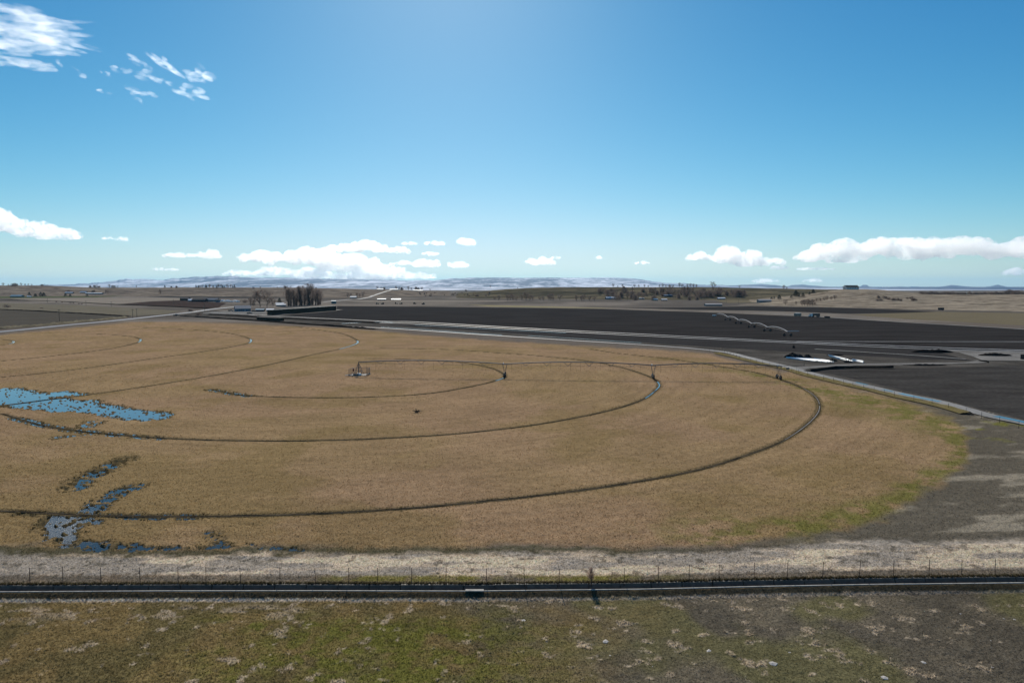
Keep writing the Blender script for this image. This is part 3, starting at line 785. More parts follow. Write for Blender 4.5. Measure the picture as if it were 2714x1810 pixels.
# ------------------------------------------------------------------ snow mountains
MC = [(-700, 764), (100, 757.5), (180, 755.5), (240, 753), (300, 747), (345, 740.5), (420, 744), (480, 740), (540, 736), (575, 734.5), (610, 733), (640, 736), (700, 737), (780, 738),
      (860, 740), (960, 741), (1060, 744), (1150, 745.5), (1180, 742), (1240, 738.5), (1300, 737.5), (1400, 738.5), (1500, 738), (1600, 738), (1660, 738.5), (1700, 742),
      (1730, 748), (1760, 752), (1810, 752), (1850, 757), (1950, 758.5), (1975, 756), (2010, 755), (2050, 757), (2080, 761), (2100, 757), (2130, 757), (2180, 762),
      (2250, 763), (2275, 762), (2284, 757), (2293, 757), (2300, 761), (2340, 765), (2380, 762), (2420, 763), (2480, 763), (2520, 757), (2550, 762), (2600, 764),
      (2640, 757), (2670, 763), (2714, 764), (3400, 762)]
xs = np.arange(-700, 3401, 3.0)
Ym = np.concatenate([np.linspace(4600, 12000, 36), np.linspace(12300, 21000, 96), np.linspace(21500, 27000, 12)])
cy = interp(xs, MC) + ((fbm(xs / 26, xs * 0, 331, 4, .6) - .5) * 7.0) * np.interp(xs, [100, 300, 1000, 1300, 1800, 2000], [0, 1, .8, .35, .3, .5])
zc = H + (HOR - cy) * 20000 / F
V = np.zeros((len(Ym), len(xs), 3))
for i, Yq in enumerate(Ym):
    X = (xs - CX) / F * Yq
    s = (Yq - 12000) / 8000
    rid = 1 - np.abs(fbm(X / 1500, Yq / 2600, 301, 5, .55) * 2 - 1)
    wob = fbm(X / 700, Yq / 1500, 311, 5, .6)
    step_ = np.clip(s, 0, 1) ** .55
    base = zc * step_
    z = base * (.62 + .38 * np.clip(s, 0, 1)) + (rid - .75) * 150 * np.clip(s * 4, 0, 1) * np.clip(1.12 - s, .06, 1) * np.clip(zc / 200, .25, 1) + (wob - .5) * 60 * np.clip(s * 3, 0, 1) * np.clip(1.1 - s, .10, 1) * np.clip(zc / 200, .25, 1)
    if Yq > 20000: z = z * (1 - .08 * (Yq - 20000) / 1000)
    low = 1.0 + 14 * sstep(5000, 12000, Yq) + (fbm(X / 500, Yq / 900, 321, 4) - .45) * 22 * sstep(5000, 9000, Yq)
    V[i, :, 0] = X; V[i, :, 1] = Yq; V[i, :, 2] = np.maximum(z, 0) + low
t = NT('snow_rock_and_blue_shade')
n1 = t.noise(.0007, 6, .60, t.pos((1, .14, 7)), .6)
n2 = t.noise(.004, 5, .62, t.pos((1, .12, 6)))
sep = t.n('ShaderNodeSeparateXYZ'); geo = t.n('ShaderNodeNewGeometry'); t.l(geo.outputs['Normal'], sep.inputs[0])
mm = t.n('ShaderNodeMath', operation='MULTIPLY_ADD'); t.l(n1, mm.inputs[0]); mm.inputs[1].default_value = .8
t.l(t.ramp(n2, [(.3, -.0), (.7, .35)]), mm.inputs[2])
sn = t.ramp(mm.outputs[0], [(.38, 1.0), (.52, 0.55), (.66, 0.0)])
flat = t.ramp(sep.outputs[2], [(.90, .0), (.985, 1.0)])
fac = t.mix(1.0, sn, flat, 'MULTIPLY')
px_ = t.n('ShaderNodeSeparateXYZ'); t.l(geo.outputs['Position'], px_.inputs[0])
mr = t.n('ShaderNodeMapRange'); t.l(px_.outputs[0], mr.inputs[0]); mr.inputs[1].default_value = 3000; mr.inputs[2].default_value = 5200; mr.inputs[3].default_value = 1.0; mr.inputs[4].default_value = .22
fac = t.mix(1.0, fac, mr.outputs[0], 'MULTIPLY')
c = t.mix(fac, (.050, .095, .175), (.74, .78, .86))  # rock patches tinted blue to stand for snow shadow and distance haze
t.principled(c, .9, .1)
tag(link('mountain_range', mesh_np('mountain_range', V.reshape(-1, 3), grid_faces(len(Ym), len(xs)), True), t.m),
    'snow covered mountain range along the horizon', kind='structure')

# ------------------------------------------------------------------ air
hz = MB().box(-60000, 60000, -2000, 60000, -3, 700).build('haze', None)
t = NT('thin_valley_haze')
pv = t.n('ShaderNodeVolumePrincipled')
pv.inputs['Color'].default_value = (.33, .70, 1.0, 1)
pv.inputs['Density'].default_value = 1.3e-5
pv.inputs['Anisotropy'].default_value = .25
t.l(pv.outputs[0], t.out.inputs['Volume'])
hz.data.materials.append(t.m)
tag(hz, 'thin pale blue air over the whole valley', kind='stuff')

# ------------------------------------------------------------------ clouds
def cloud_mat(name, dens, g=.55, scale=.004, lo=.34, hi=.56, stretch=(1, 1, 1)):
    t = NT(name)
    pv = t.n('ShaderNodeVolumePrincipled')
    pv.inputs['Color'].default_value = (1, 1, 1, 1)
    nz = t.noise(scale, 4, .6, t.pos(stretch), .4)
    r = t.n('ShaderNodeMapRange', interpolation_type='SMOOTHSTEP'); t.l(nz, r.inputs[0])
    r.inputs[1].default_value = lo; r.inputs[2].default_value = hi; r.inputs[3].default_value = 0.0; r.inputs[4].default_value = dens
    t.l(r.outputs[0], pv.inputs['Density'])
    pv.inputs['Anisotropy'].default_value = g
    t.l(pv.outputs[0], t.out.inputs['Volume'])
    return t.m
M['cumulus'] = cloud_mat('cumulus_droplets', .0075, .76, .0065, .43, .58)
M['cirrus'] = cloud_mat('cirrus_ice', .0019, .7, .005, .32, .72, (.5, .5, 1))

def blob_mesh(name, ells, voxel, disp, base=None, seed=0):
    """union of ellipsoids (centre, axes matrix) with a billowed surface"""
    bm = bmesh.new()
    for c, ax in ells:
        bmesh.ops.create_icosphere(bm, subdivisions=2, radius=1.0, matrix=Matrix.Translation(c) @ ax.to_4x4())
    me = bpy.data.meshes.new(name + '_raw'); bm.to_mesh(me); bm.free()
    o = bpy.data.objects.new('tmp', me)
    ts = bpy.data.scenes.new('tmp'); ts.collection.objects.link(o)
    md = o.modifiers.new('r', 'REMESH'); md.mode = 'VOXEL'; md.voxel_size = voxel
    with bpy.context.temp_override(scene=ts, view_layer=ts.view_layers[0]):
        dg = bpy.context.evaluated_depsgraph_get(); dg.update()
        out = bpy.data.meshes.new_from_object(o.evaluated_get(dg))
    bpy.data.objects.remove(o); bpy.data.meshes.remove(me); bpy.data.scenes.remove(ts)
    n = len(out.vertices)
    co = np.zeros(n * 3); out.vertices.foreach_get('co', co); co = co.reshape(-1, 3)
    no = np.zeros(n * 3); out.vertices.foreach_get('normal', no); no = no.reshape(-1, 3)
    amp = 0
    for k, (fq, a) in enumerate(((1 / (voxel * 14), 1.0), (1 / (voxel * 6), .55), (1 / (voxel * 3), .28))):
        u, v = co[:, 0] * fq + co[:, 1] * fq * .31, co[:, 2] * fq + co[:, 1] * fq * .45
        amp = amp + a * (np.abs(vnoise(u, v, seed + k) * 2 - 1) - .4)
    co = co + no * (amp * disp)[:, None]
    if base is not None:
        lo = co[:, 2] < base
        co[lo, 2] = base + (co[lo, 2] - base) * .4
    out.vertices.foreach_set('co', co.astype(np.float32).ravel()); out.update()
    return out

CLOUD_BASE = 1500.0
def link_cloud(me, m):
    """a cloud in one piece, its loose wisps as parts"""
    n = len(me.vertices); q = np.zeros(len(me.loops), np.int64); me.loops.foreach_get('vertex_index', q); q = q.reshape(-1, 4)
    lab = np.arange(n)
    while True:                                   # label connected pieces
        mn = lab[q].min(1); new = lab.copy()
        for c in range(4): new[q[:, c]] = np.minimum(new[q[:, c]], mn)
        new = new[new]; new = np.minimum(new, new[new])
        if (new == lab).all(): break
        lab = new
    ids, cnt = np.unique(lab, return_counts=True)
    if len(ids) == 1: return link('cloud', me, m)
    co = np.zeros(n * 3, np.float32); me.vertices.foreach_get('co', co); co = co.reshape(-1, 3)
    root = None
    for i, k_ in sorted(zip(ids, cnt), key=lambda t_: -t_[1]):
        if root is not None and k_ < 60: continue
        sel = lab == i; idx = np.cumsum(sel) - 1
        o = link('cloud' if root is None else 'wisp', mesh_np('cloud', co[sel], idx[q[sel[q[:, 0]]]], True), m, root)
        root = root or o
    return root

def cumulus(lumps, label, seed, dist=None, dens='cumulus'):
    rnd = random.Random(seed)
    yb = max(cy + h / 2 for cx, cy, w, h in lumps)
    D = dist or min(38000, max(20000, CLOUD_BASE * F / (HOR - yb)))
    k = D / F
    ells = []
    for cx, cy, w, h in lumps:
        n = max(5, int(w / max(h, 6) * 7))
        for i in range(n):
            u = (rnd.random() - .5) * .92
            hh = h * (1 - (2 * u) ** 2 * .6)
            r = max(hh * rnd.uniform(.18, .5), 2.2)
            px = cx + u * w; py = cy + h * .22 - rnd.random() * hh * .5
            dd = D + rnd.uniform(-.5, .5) * w * k * .5
            c = Vector(GD(px, py, dd))
            ells.append((c, Matrix.Diagonal((r * k * rnd.uniform(1.2, 1.9), r * k * rnd.uniform(1.1, 1.6), r * k))))
    small = min(h for _, _, _, h in lumps)
    big = max(h for _, _, _, h in lumps)
    vox = max(k * 1.1, big * k / 28)
    base = GD(CX, yb - big * .12, D)[2]
    me = blob_mesh('cloud', ells, vox, vox * 2.4, base, seed * 3)
    o = link_cloud(me, M[dens])
    return tag(o, label, 'cloud', 'clouds in the blue sky')

CUM = [
 ([(-40, 575, 120, 60), (40, 597, 110, 48), (110, 612, 120, 42), (170, 623, 80, 34)], 'long slanting cloud cut by the left edge of the photo'),
 ([(285, 632, 34, 9)], 'smaller of two little clouds right of the slanting left cloud'),
 ([(322, 634, 40, 14)], 'larger of two little clouds right of the slanting left cloud'),
 ([(480, 677, 110, 14), (548, 674, 70, 26)], 'flat cloud with a bump above the left hills'),
 ([(425, 714, 50, 9), (455, 715, 40, 8)], 'thin low cloud below the flat bumped cloud'),
 ([(690, 683, 140, 34), (790, 675, 60, 30), (830, 684, 170, 48), (930, 700, 180, 44), (1010, 718, 150, 36), (1090, 731, 170, 24)], 'largest bank of bright cumulus over the snowy mountains'),
 ([(640, 724, 110, 16), (730, 722, 120, 26), (840, 726, 170, 30), (960, 735, 200, 22)], 'low bright cloud bank resting on the mountain tops'),
 ([(905, 660, 80, 24), (960, 653, 90, 34), (1000, 660, 60, 22)], 'oval puffy cloud above the largest cloud bank'),
 ([(1058, 664, 54, 22)], 'small round cloud right of the oval puffy cloud'),
 ([(1085, 645, 40, 11)], 'thin small cloud above the small round cloud'),
 ([(1150, 645, 60, 14)], 'flat small cloud left of the highest small cloud'),
 ([(1236, 642, 46, 22)], 'compact bright cloud, highest above the middle mountains'),
 ([(1141, 673, 50, 11)], 'thin flat cloud under the flat small cloud'),
 ([(1130, 699, 80, 24), (1062, 698, 60, 12)], 'pointed cloud with a left tail over the mountain edge'),
 ([(1213, 702, 56, 18)], 'little slanted cloud right of the pointed cloud'),
 ([(1432, 695, 80, 22)], 'single oval cloud over the snowy plateau'),
 ([(1473, 683, 28, 10)], 'tiny cloud touching the single oval cloud'),
 ([(1585, 684, 22, 9)], 'tiny lone cloud right of the oval cloud'),
 ([(1703, 697, 44, 10)], 'small flat lone cloud left of the right cloud banks'),
 ([(1860, 681, 90, 22), (1955, 677, 130, 44), (2035, 694, 110, 26), (1980, 700, 70, 22)], 'lumpy cloud bank left of the great right cloud'),
 ([(2066, 709, 50, 14)], 'small cloud under the lumpy cloud bank'),
 ([(2160, 713, 120, 8)], 'thin flat streak of cloud under the great right cloud'),
 ([(2150, 680, 90, 36), (2210, 658, 110, 54), (2230, 688, 90, 26), (2290, 664, 150, 44), (2360, 650, 230, 44), (2500, 656, 170, 48), (2590, 662, 120, 40), (2440, 673, 190, 32), (2560, 645, 160, 34), (2640, 668, 170, 36), (2740, 655, 200, 50)], 'great long cloud bank reaching the right edge'),
 ([(2030, 745, 80, 12)], 'low cloud on the horizon left of the hilltop house'),
 ([(2153, 744, 60, 11)], 'low oval cloud nearest the hilltop house'),
 ([(2690, 722, 70, 20), (2740, 725, 60, 14)], 'low cloud near the right edge of the horizon'),
]
for i, (l, lab) in enumerate(CUM):
    cumulus(l, lab, 100 + i)

def cirrus(streaks, label, seed, alt=5200.0):
    """thin ice streaks: (x0, y0, x1, y1, width px)"""
    rnd = random.Random(seed)
    ells = []
    for x0, y0, x1, y1, wd in streaks:
        n = max(5, int(math.hypot(x1 - x0, y1 - y0) / 7))
        for i in range(n):
            t0 = rnd.random()
            px = x0 + (x1 - x0) * t0 + rnd.gauss(0, 2); py = y0 + (y1 - y0) * t0 + rnd.gauss(0, wd * .35)
            D = alt * F / (HOR - py) * rnd.uniform(.985, 1.015)
            a = Vector(GD(px, py, D)); k = D / F
            b = Vector(GD(px + (x1 - x0) * .2, py + (y1 - y0) * .2 + rnd.gauss(0, 1.5), D))
            d = (b - a).normalized(); up = Vector((0, 0, 1)); s = d.cross(up).normalized(); up = s.cross(d)
            L = rnd.uniform(.10, .34) * math.hypot(x1 - x0, y1 - y0) * k; w = (2.4 + wd * rnd.uniform(.06, .22)) * k
            ax = Matrix((d * L, s * w * 1.6, up * w)).transposed()
            ells.append((a, ax))
    vox = 13.0
    me = blob_mesh('cloud', ells, vox, vox * .5, None, seed)
    return tag(link_cloud(me, M['cirrus']), label, 'cloud', 'thin streaky clouds at the upper left')
cirrus([(-60, 5, 110, 48, 26), (-60, 40, 150, 62, 30), (-60, 75, 190, 90, 30), (-60, 62, 205, 130, 26), (-60, 105, 160, 118, 30), (-60, 120, 140, 140, 22), (-60, 150, 105, 172, 26), (-60, 140, 60, 165, 26), (60, 165, 110, 175, 14)],
       'large feathery streaked cloud in the top left corner', 11)
cirrus([(125, 170, 150, 188, 14), (150, 160, 168, 178, 14)], 'small wisp just right of the feathery corner cloud', 12)
cirrus([(185, 178, 225, 205, 12)], 'faint slanting wisp below the feathery corner cloud', 13)
cirrus([(345, 155, 400, 178, 16), (355, 190, 420, 212, 18), (290, 178, 350, 190, 12), (400, 205, 450, 224, 8)], 'wispy cloud left of the bright curled wisp', 14)
cirrus([(400, 145, 470, 195, 14), (420, 165, 480, 190, 12), (490, 205, 560, 205, 24), (515, 190, 565, 215, 30), (465, 230, 540, 250, 22), (480, 240, 510, 258, 10)], 'brightest curled wisp of the upper left group', 15)
cirrus([(345, 240, 415, 255, 14), (350, 250, 385, 277, 14)], 'lowest wisp of the upper left group', 16)
cirrus([(270, 195, 292, 204, 8)], 'tiny bright wisp in the middle of the upper left group', 17)
cirrus([(255, 240, 295, 250, 8)], 'faint tiny wisp under the upper left group', 18)

# ------------------------------------------------------------------ grass and tussocks
def tufts(name, X, Y, h, w, col, label, blades=4, seed=0, lean=.5, m='grass', zoff=0.0, z=None):
    rg = np.random.default_rng(seed)
    n = len(X)
    if z is None: z = ground_eval(X, Y)[0]
    V = np.zeros((n, blades, 3, 3), np.float32)
    for b in range(blades):
        a = rg.uniform(0, 2 * np.pi, n); rad = w * rg.uniform(.0, .5, n)
        bx = X + np.cos(a) * rad; by = Y + np.sin(a) * rad
        q = rg.uniform(0, 2 * np.pi, n); hw = w * rg.uniform(.14, .26, n)
        dx, dy = np.cos(q) * hw, np.sin(q) * hw
        hh = h * rg.uniform(.6, 1.15, n); la = rg.uniform(0, 2 * np.pi, n); ll = hh * lean * rg.uniform(0, 1, n)
        V[:, b, 0] = np.stack([bx - dx, by - dy, z - .02 + zoff], -1); V[:, b, 1] = np.stack([bx + dx, by + dy, z - .02 + zoff], -1)
        V[:, b, 2] = np.stack([bx + np.cos(la) * ll, by + np.sin(la) * ll, z + hh + zoff], -1)
    me = mesh_np(name, V.reshape(-1, 3), np.arange(n * blades * 3).reshape(-1, 3))
    set_col(me, np.repeat(col, blades * 3, axis=0))
    return tag(link(name, me, M[m]), label, kind='stuff')

rg = np.random.default_rng(5)
def strewn(n, y0, y1, spread=.86, pw=1.0):
    """random points between two ground distances, thinning out with distance"""
    u = rg.random(n); Yq = (y0 ** -pw + u * (y1 ** -pw - y0 ** -pw)) ** (-1 / pw) if pw else y0 + u * (y1 - y0)
    return (rg.random(n) * 2 - 1) * spread * Yq, Yq

# stubble of the pasture
X, Y = strewn(105000, 62, 230, pw=1.3)
z, col, pas, wet, td = ground_eval(X, Y)
k = (pas > .5) & (wet < .35) & (td > .45)
X, Y, z, col, wet = X[k], Y[k], z[k], col[k], wet[k]
n = len(X)
sc = np.interp(Y, [60, 120, 230], [1, 1.35, 2.2])
cc = col * rg.uniform(.75, 1.55, (n, 1)) * np.array([1.0, .98, .95])
dkm = rg.random(n) < .10
cc[dkm] *= .5
tufts('dead_grass', X, Y, rg.uniform(.05, .13, n) * sc, .16 * sc, cc, 'short dead brown grass of the pasture', 3, 1, .8, z=z)
# dry pale grass of the strip
X, Y = strewn(60000, 58, 68, .84, 0)
z, col, pas, wet, td = ground_eval(X, Y)
d = Y - ylip(X)
px, py = proj(X, Y, z * 0)
k = (d > 1.5) & (py > interp(px, STRIP_TOP) - 12 + rg.normal(0, 6, len(px)))
X, Y, z, col = X[k], Y[k], z[k], col[k]; n = len(X)
tufts('dry_grass', X, Y, rg.uniform(.04, .12, n), .13, np.clip(col * rg.uniform(.75, 1.5, (n, 1)), 0, .68), 'pale dry grass strip along the far bank of the canal', 4, 2, .9, z=z)
# sparse weeds on the bare ground at right
X, Y = strewn(60000, 62, 150, .86, 1.2)
z, col, pas, wet, td = ground_eval(X, Y)
px, py = proj(X, Y, z * 0)
k = (pas < .5) & (px > 1900) & (py < interp(px, STRIP_TOP)) & (py > 1010) & (sdpoly(px, py, [(p[0], p[1] + 8) for p in DIRT] + [(2900, 900), (1900, 900)]) > 0)
X, Y, z, col = X[k], Y[k], z[k], col[k]; n = len(X)
tufts('sparse_weeds', X, Y, rg.uniform(.04, .12, n), .16, np.clip(col * rg.uniform(.5, 1.9, (n, 1)), 0, .6), 'sparse dry weeds on the bare ground right of the pasture', 3, 12, .9, z=z)
# rough grass on the near side of the canal
X, Y = strewn(100000, 39, 58.5, .86, 0)
z, col, pas, wet, td = ground_eval(X, Y)
d = Y - ylip(X)
k = (d < -.24)
X, Y, z, col = X[k], Y[k], z[k], col[k]; n = len(X)
cc = col * rg.uniform(.55, 1.6, (n, 1))
bright = (col[:, 0] + col[:, 1]) > .42
px, py = proj(X, Y, z * 0)
bare = sstep(1250, 1700, px)
hh = np.where(bright, rg.uniform(.08, .2, n), rg.uniform(.04, .12, n) * (1 - .45 * bare))
tufts('rough_grass', X, Y, hh, .14, np.clip(cc, 0, .6), 'rough green and brown grass on the near side of the canal', 3, 3, .9, z=z)
# tussocks standing in and round the pools
X = rg.uniform(-130, -16, 90000); Y = rg.uniform(64, 180, 90000)
kk = np.abs(X) < .86 * Y; X, Y = X[kk], Y[kk]
wt = wetness(X, Y)
k = (wt > .06) & (wt < .97) & (rg.random(len(X)) < np.where(Y < 100, .9, .55) * (1.05 - wt * .75))
X, Y = X[k][:1500], Y[k][:1500]; n = len(X)
zz = ground_eval(X, Y)[0]
zz = np.maximum(zz, POOL_Z - .01)
cc = np.array([.115, .088, .042]) * rg.uniform(.5, 1.8, (n, 1))
tufts('tussock_grass', X, Y, rg.uniform(.08, .2, n) * np.interp(Y, [70, 150], [.9, 1.3]), .26 * np.interp(Y, [70, 150], [.8, 1.6]), cc, 'dark grass tussocks standing in the pools', 7, 4, .8, z=zz)
# ragged grass along the wheel ruts
xs_, ys_ = [], []
for kname, num in (('inner', 700), ('middle', 1500), ('outer', 3000), ('far_outer', 700), ('far_third', 500), ('far_second', 300)):
    P = TRK[kname]; i = rg.integers(1, len(P) - 1, num); T = P[i + 1] - P[i - 1]; T /= np.linalg.norm(T, axis=1)[:, None]
    o = rg.choice([-1, 1], num) * rg.uniform(.40, .85, num)
    xs_.append(P[i, 0] - T[:, 1] * o + T[:, 0] * rg.uniform(-.5, .5, num)); ys_.append(P[i, 1] + T[:, 0] * o + T[:, 1] * rg.uniform(-.5, .5, num))
X = np.concatenate(xs_); Y = np.concatenate(ys_); n = len(X)
cc = np.array([.15, .115, .055]) * rg.uniform(.4, 1.6, (n, 1))
tufts('rut_grass', X, Y, rg.uniform(.07, .16, n), .2, cc, 'ragged grass along both sides of the wheel ruts', 4, 6, .8, z=np.zeros(n) - .02)

# stones on the bare ground in front
def rock_mesh(seed):
    bm = bmesh.new(); bmesh.ops.create_icosphere(bm, subdivisions=1, radius=1)
    r_ = random.Random(seed)
    for v in bm.verts:
        v.co *= r_.uniform(.75, 1.15); v.co.z *= .45
    me = bpy.data.meshes.new('stone'); bm.to_mesh(me); bm.free(); return me
M['stone'] = simple_mat('pale_stone', (.42, .39, .35), .85, .2, .25, 3)
ROCKS = [rock_mesh(i) for i in range(5)]
def stone(px, py, w, label, i=0, grp=None):
    g = G(px, py, -.42); o = link('stone', ROCKS[i % 5], M['stone'])
    o.location = (g[0], g[1], -.40); s = w * g[1] / F / 2 * 1.35
    o.scale = (s, s * .9, s * .8); o.rotation_euler = (0, 0, i * 1.3)
    return tag(o, label, 'stone', grp)
stone(2047, 1760, 22, 'largest pale flat stone near the bottom right', 0)
stone(1604, 1701, 17, 'pale flat stone right of the green grass', 1)
stone(2448, 1756, 13, 'pale stone closest to the bottom right corner', 2)
stone(1879, 1726, 15, 'flat stone left of the largest pale stone', 3)
stone(1388, 1645, 12, 'small pale stone below the middle of the canal', 4)
stone(1429, 1728, 6, 'tiny white stone at the edge of the green grass', 0)
stone(2230, 1569, 9, 'pale stone lying just below the right part of the canal', 1)
stone(2345, 1797, 18, 'flat stone at the bottom edge right of the largest stone', 2)
rs = random.Random(8)
for i in range(26):
    stone(rs.uniform(1500, 2690), rs.uniform(1600, 1800), rs.uniform(4, 8), 'small scattered stone on the bare soil at bottom right', i, 'small stones on the bare soil')

# ------------------------------------------------------------------ concrete canal
canal = tag(empty('irrigation_canal', (0, float(ylip(0)), 0)), 'straight concrete lined irrigation canal across the foreground', 'canal')
def canal_pt(X, off): return (X, float(ylip(X)) + off)
XS = np.arange(-62, 62.01, 1.0)
def canal_strip(name, prof, m, x0=-62.0, x1=62.0, step=1.0):
    xs_ = np.arange(x0, x1 + 1e-6, step)
    V = [(x, float(ylip(x)) + o - canal.location.y, zz) for x in xs_ for o, zz in prof]
    f = grid_faces(len(xs_), len(prof))
    return link(name, mesh_np(name, V, f), m, canal)
canal_strip('coping', [(-.15, -.06), (-.145, .025), (-.01, .03), (.0, .0), (.02, -.1)], M['concrete'])
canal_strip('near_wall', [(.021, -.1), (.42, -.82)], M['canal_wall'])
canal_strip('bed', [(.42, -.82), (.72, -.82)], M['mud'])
px0 = -62.0
pi_ = 0
while px0 < 61:
    L_ = 2.75
    b = MB()
    x0_, x1_ = px0 + .035, px0 + L_ - .035
    y0_, y1_ = float(ylip(x0_)) - canal.location.y, float(ylip(x1_)) - canal.location.y
    dz = random.Random(pi_).uniform(-.02, .02); dy = random.Random(pi_ + 50).uniform(-.015, .015)
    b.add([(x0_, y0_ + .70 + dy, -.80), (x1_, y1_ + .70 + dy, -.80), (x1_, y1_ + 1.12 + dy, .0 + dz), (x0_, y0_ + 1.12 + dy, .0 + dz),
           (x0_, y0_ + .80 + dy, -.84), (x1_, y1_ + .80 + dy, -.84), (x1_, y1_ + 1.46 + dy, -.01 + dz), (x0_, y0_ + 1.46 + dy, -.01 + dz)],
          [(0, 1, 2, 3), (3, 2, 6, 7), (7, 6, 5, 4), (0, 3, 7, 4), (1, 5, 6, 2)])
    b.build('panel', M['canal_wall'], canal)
    px0 += L_; pi_ += 1
g = G(1258, 1564.5)
b = MB(); b.box(-.78, .78, -.26, .10, -.02, .06); b.box(-.5, .45, -.30, .04, .06, .085)
sl = b.build('concrete_slab', M['concrete']); sl.location = (g[0], float(ylip(g[0])), .05)
tag(sl, 'short pale concrete slab lying on the near lip of the canal', 'slab')

# weeds along the far lip
nX = rg.uniform(-60, 60, 5200); nY = np.array([float(ylip(x)) for x in nX]) + rg.uniform(1.26, 1.6, 5200)
cc = np.array([.085, .07, .04]) * rg.uniform(.35, 1.5, (5200, 1))
tufts('bank_weeds', nX, nY, rg.uniform(.08, .24, 5200), .2, cc, 'dark weeds hanging over the far lip of the canal', 4, 8, .9, z=np.zeros(5200))

# ------------------------------------------------------------------ fence along the canal
fence = tag(empty('wire_fence', (0, 61, 0)), 'steel post and wire fence along the far bank of the canal', 'fence')
POSTS = [-8, 79, 167, 268, 372, 472, 546, 638, 742, 836, 925, 1001, 1091, 1182, 1289, 1390, 1482, 1568, 1654, 1744, 1826, 1905, 1999, 2086, 2180, 2278, 2368, 2462, 2549, 2637, 2725]
PY = [(0, 1546), (470, 1547), (840, 1549), (1182, 1549.5), (1482, 1550), (1744, 1546), (1905, 1538), (2180, 1532), (2462, 1526), (2714, 1524)]
tops = []
for i, x in enumerate(POSTS):
    g = G(x, float(interp(x, PY)))
    r_ = random.Random(i)
    hgt = r_.uniform(1.45, 1.58); lx, ly = r_.uniform(-.05, .05), r_.uniform(-.04, .04)
    b = MB()
    base = Vector((g[0], g[1] - 61, -.15)); top = Vector((g[0] + lx, g[1] - 61 + ly, hgt))
    b.tube([base, top], .03, 5, .026)
    b.box(-.035, .035, -.006, .006, 0, .04, Matrix.Translation(top - Vector((0, 0, .05))))
    b.build('post', M['rust'], fence)
    tops.append((base + Vector((0, 0, .15)), top))
for fr_ in (.33, .62, .92):
    b = MB()
    b.tube([a.lerp(t_, fr_) for a, t_ in tops], .004, 3)
    b.build('wire', M['dark_steel'], fence)

# ------------------------------------------------------------------ trees
def branch_tree(seed, Ht, spread, narrow=False, twigs=900, tw=.05, low=.18):
    """bare tree of height Ht: (trunk and limbs, twigs)"""
    r_ = random.Random(seed)
    tb = MB(); ends = []
    lean = Vector((r_.uniform(-.06, .06), r_.uniform(-.06, .06), 1))
    nst = 6; pts = [Vector((0, 0, -.3))]
    for i in range(1, nst + 1):
        pts.append(Vector((lean.x * Ht * i / nst + r_.gauss(0, .012) * Ht, lean.y * Ht * i / nst + r_.gauss(0, .012) * Ht, Ht * .88 * i / nst)))
    r0 = Ht * .022
    tb.tube(pts, r0, 5, r0 * .18)
    nl = 22 if not narrow else 26
    for i in range(nl):
        t_ = low + (1 - low) * (i + r_.random()) / nl * .95
        k = min(int(t_ * nst), nst - 1); f = t_ * nst - k
        p = pts[k].lerp(pts[k + 1], f)
        a = r_.uniform(0, 2 * math.pi)
        prof = math.sin(math.pi * min(1, (t_ - low * .5) * .98)) ** .7
        L = spread * prof * r_.uniform(.6, 1.1)
        up = r_.uniform(.35, .9) if not narrow else r_.uniform(1.6, 3.0)
        d = Vector((math.cos(a), math.sin(a), up)).normalized()
        if narrow: L *= 1.6
        q = p + d * L * .55 + Vector((0, 0, L * .08)); e = p + d * L + Vector((0, 0, L * .25))
        tb.tube([p, q, e], r0 * (.42 - .25 * t_), 3, r0 * .06, False)
        for s_ in range(5): ends.append((p.lerp(e, .35 + .65 * r_.random()) if s_ else e, d, L))
    V = []; Fc = []
    for i in range(twigs):
        p, d, L = ends[r_.randrange(len(ends))]
        dd = (d * (.9 if narrow else .5) + Vector((r_.gauss(0, .6), r_.gauss(0, .6), r_.gauss(.35, .4)))).normalized()
        l = (.10 + .14 * r_.random()) * (spread * .8 + Ht * .25)
        st = p + Vector((r_.gauss(0, .12), r_.gauss(0, .12), r_.gauss(0, .1))) * L * .5
        sd = dd.cross(Vector((r_.random() - .5, r_.random() - .5, r_.random() - .5))).normalized() * tw * r_.uniform(.6, 1.3)
        b = len(V); V += [st - sd, st + sd, st + dd * l]; Fc.append((b, b + 1, b + 2))
    for i in range(int(twigs * .55)):                      # fine outer twigs filling the crown
        a = r_.uniform(0, 6.283); t_ = r_.uniform(.22, 1.0) ** .8; w_ = spread * (.95 if not narrow else 1.1) * math.sin(math.pi * min(1, t_ * .92)) ** .6 * math.sqrt(r_.random())
        st = Vector((math.cos(a) * w_, math.sin(a) * w_, Ht * t_ * .96)); dd = Vector((math.cos(a) * .5 + r_.gauss(0, .3), math.sin(a) * .5 + r_.gauss(0, .3), 1.0 if not narrow else 2.2)).normalized()
        l = Ht * r_.uniform(.05, .11); sd = dd.cross(Vector((r_.random() - .5, r_.random() - .5, r_.random() - .5))).normalized() * tw * r_.uniform(.5, 1.1)
        b = len(V); V += [st - sd, st + sd, st + dd * l]; Fc.append((b, b + 1, b + 2))
    tm = bpy.data.meshes.new('trunk'); tm.from_pydata([tuple(v) for v in tb.v], [], tb.f); tm.update()
    cm = bpy.data.meshes.new('crown'); cm.from_pydata([tuple(v) for v in V], [], Fc); cm.update()
    return tm, cm

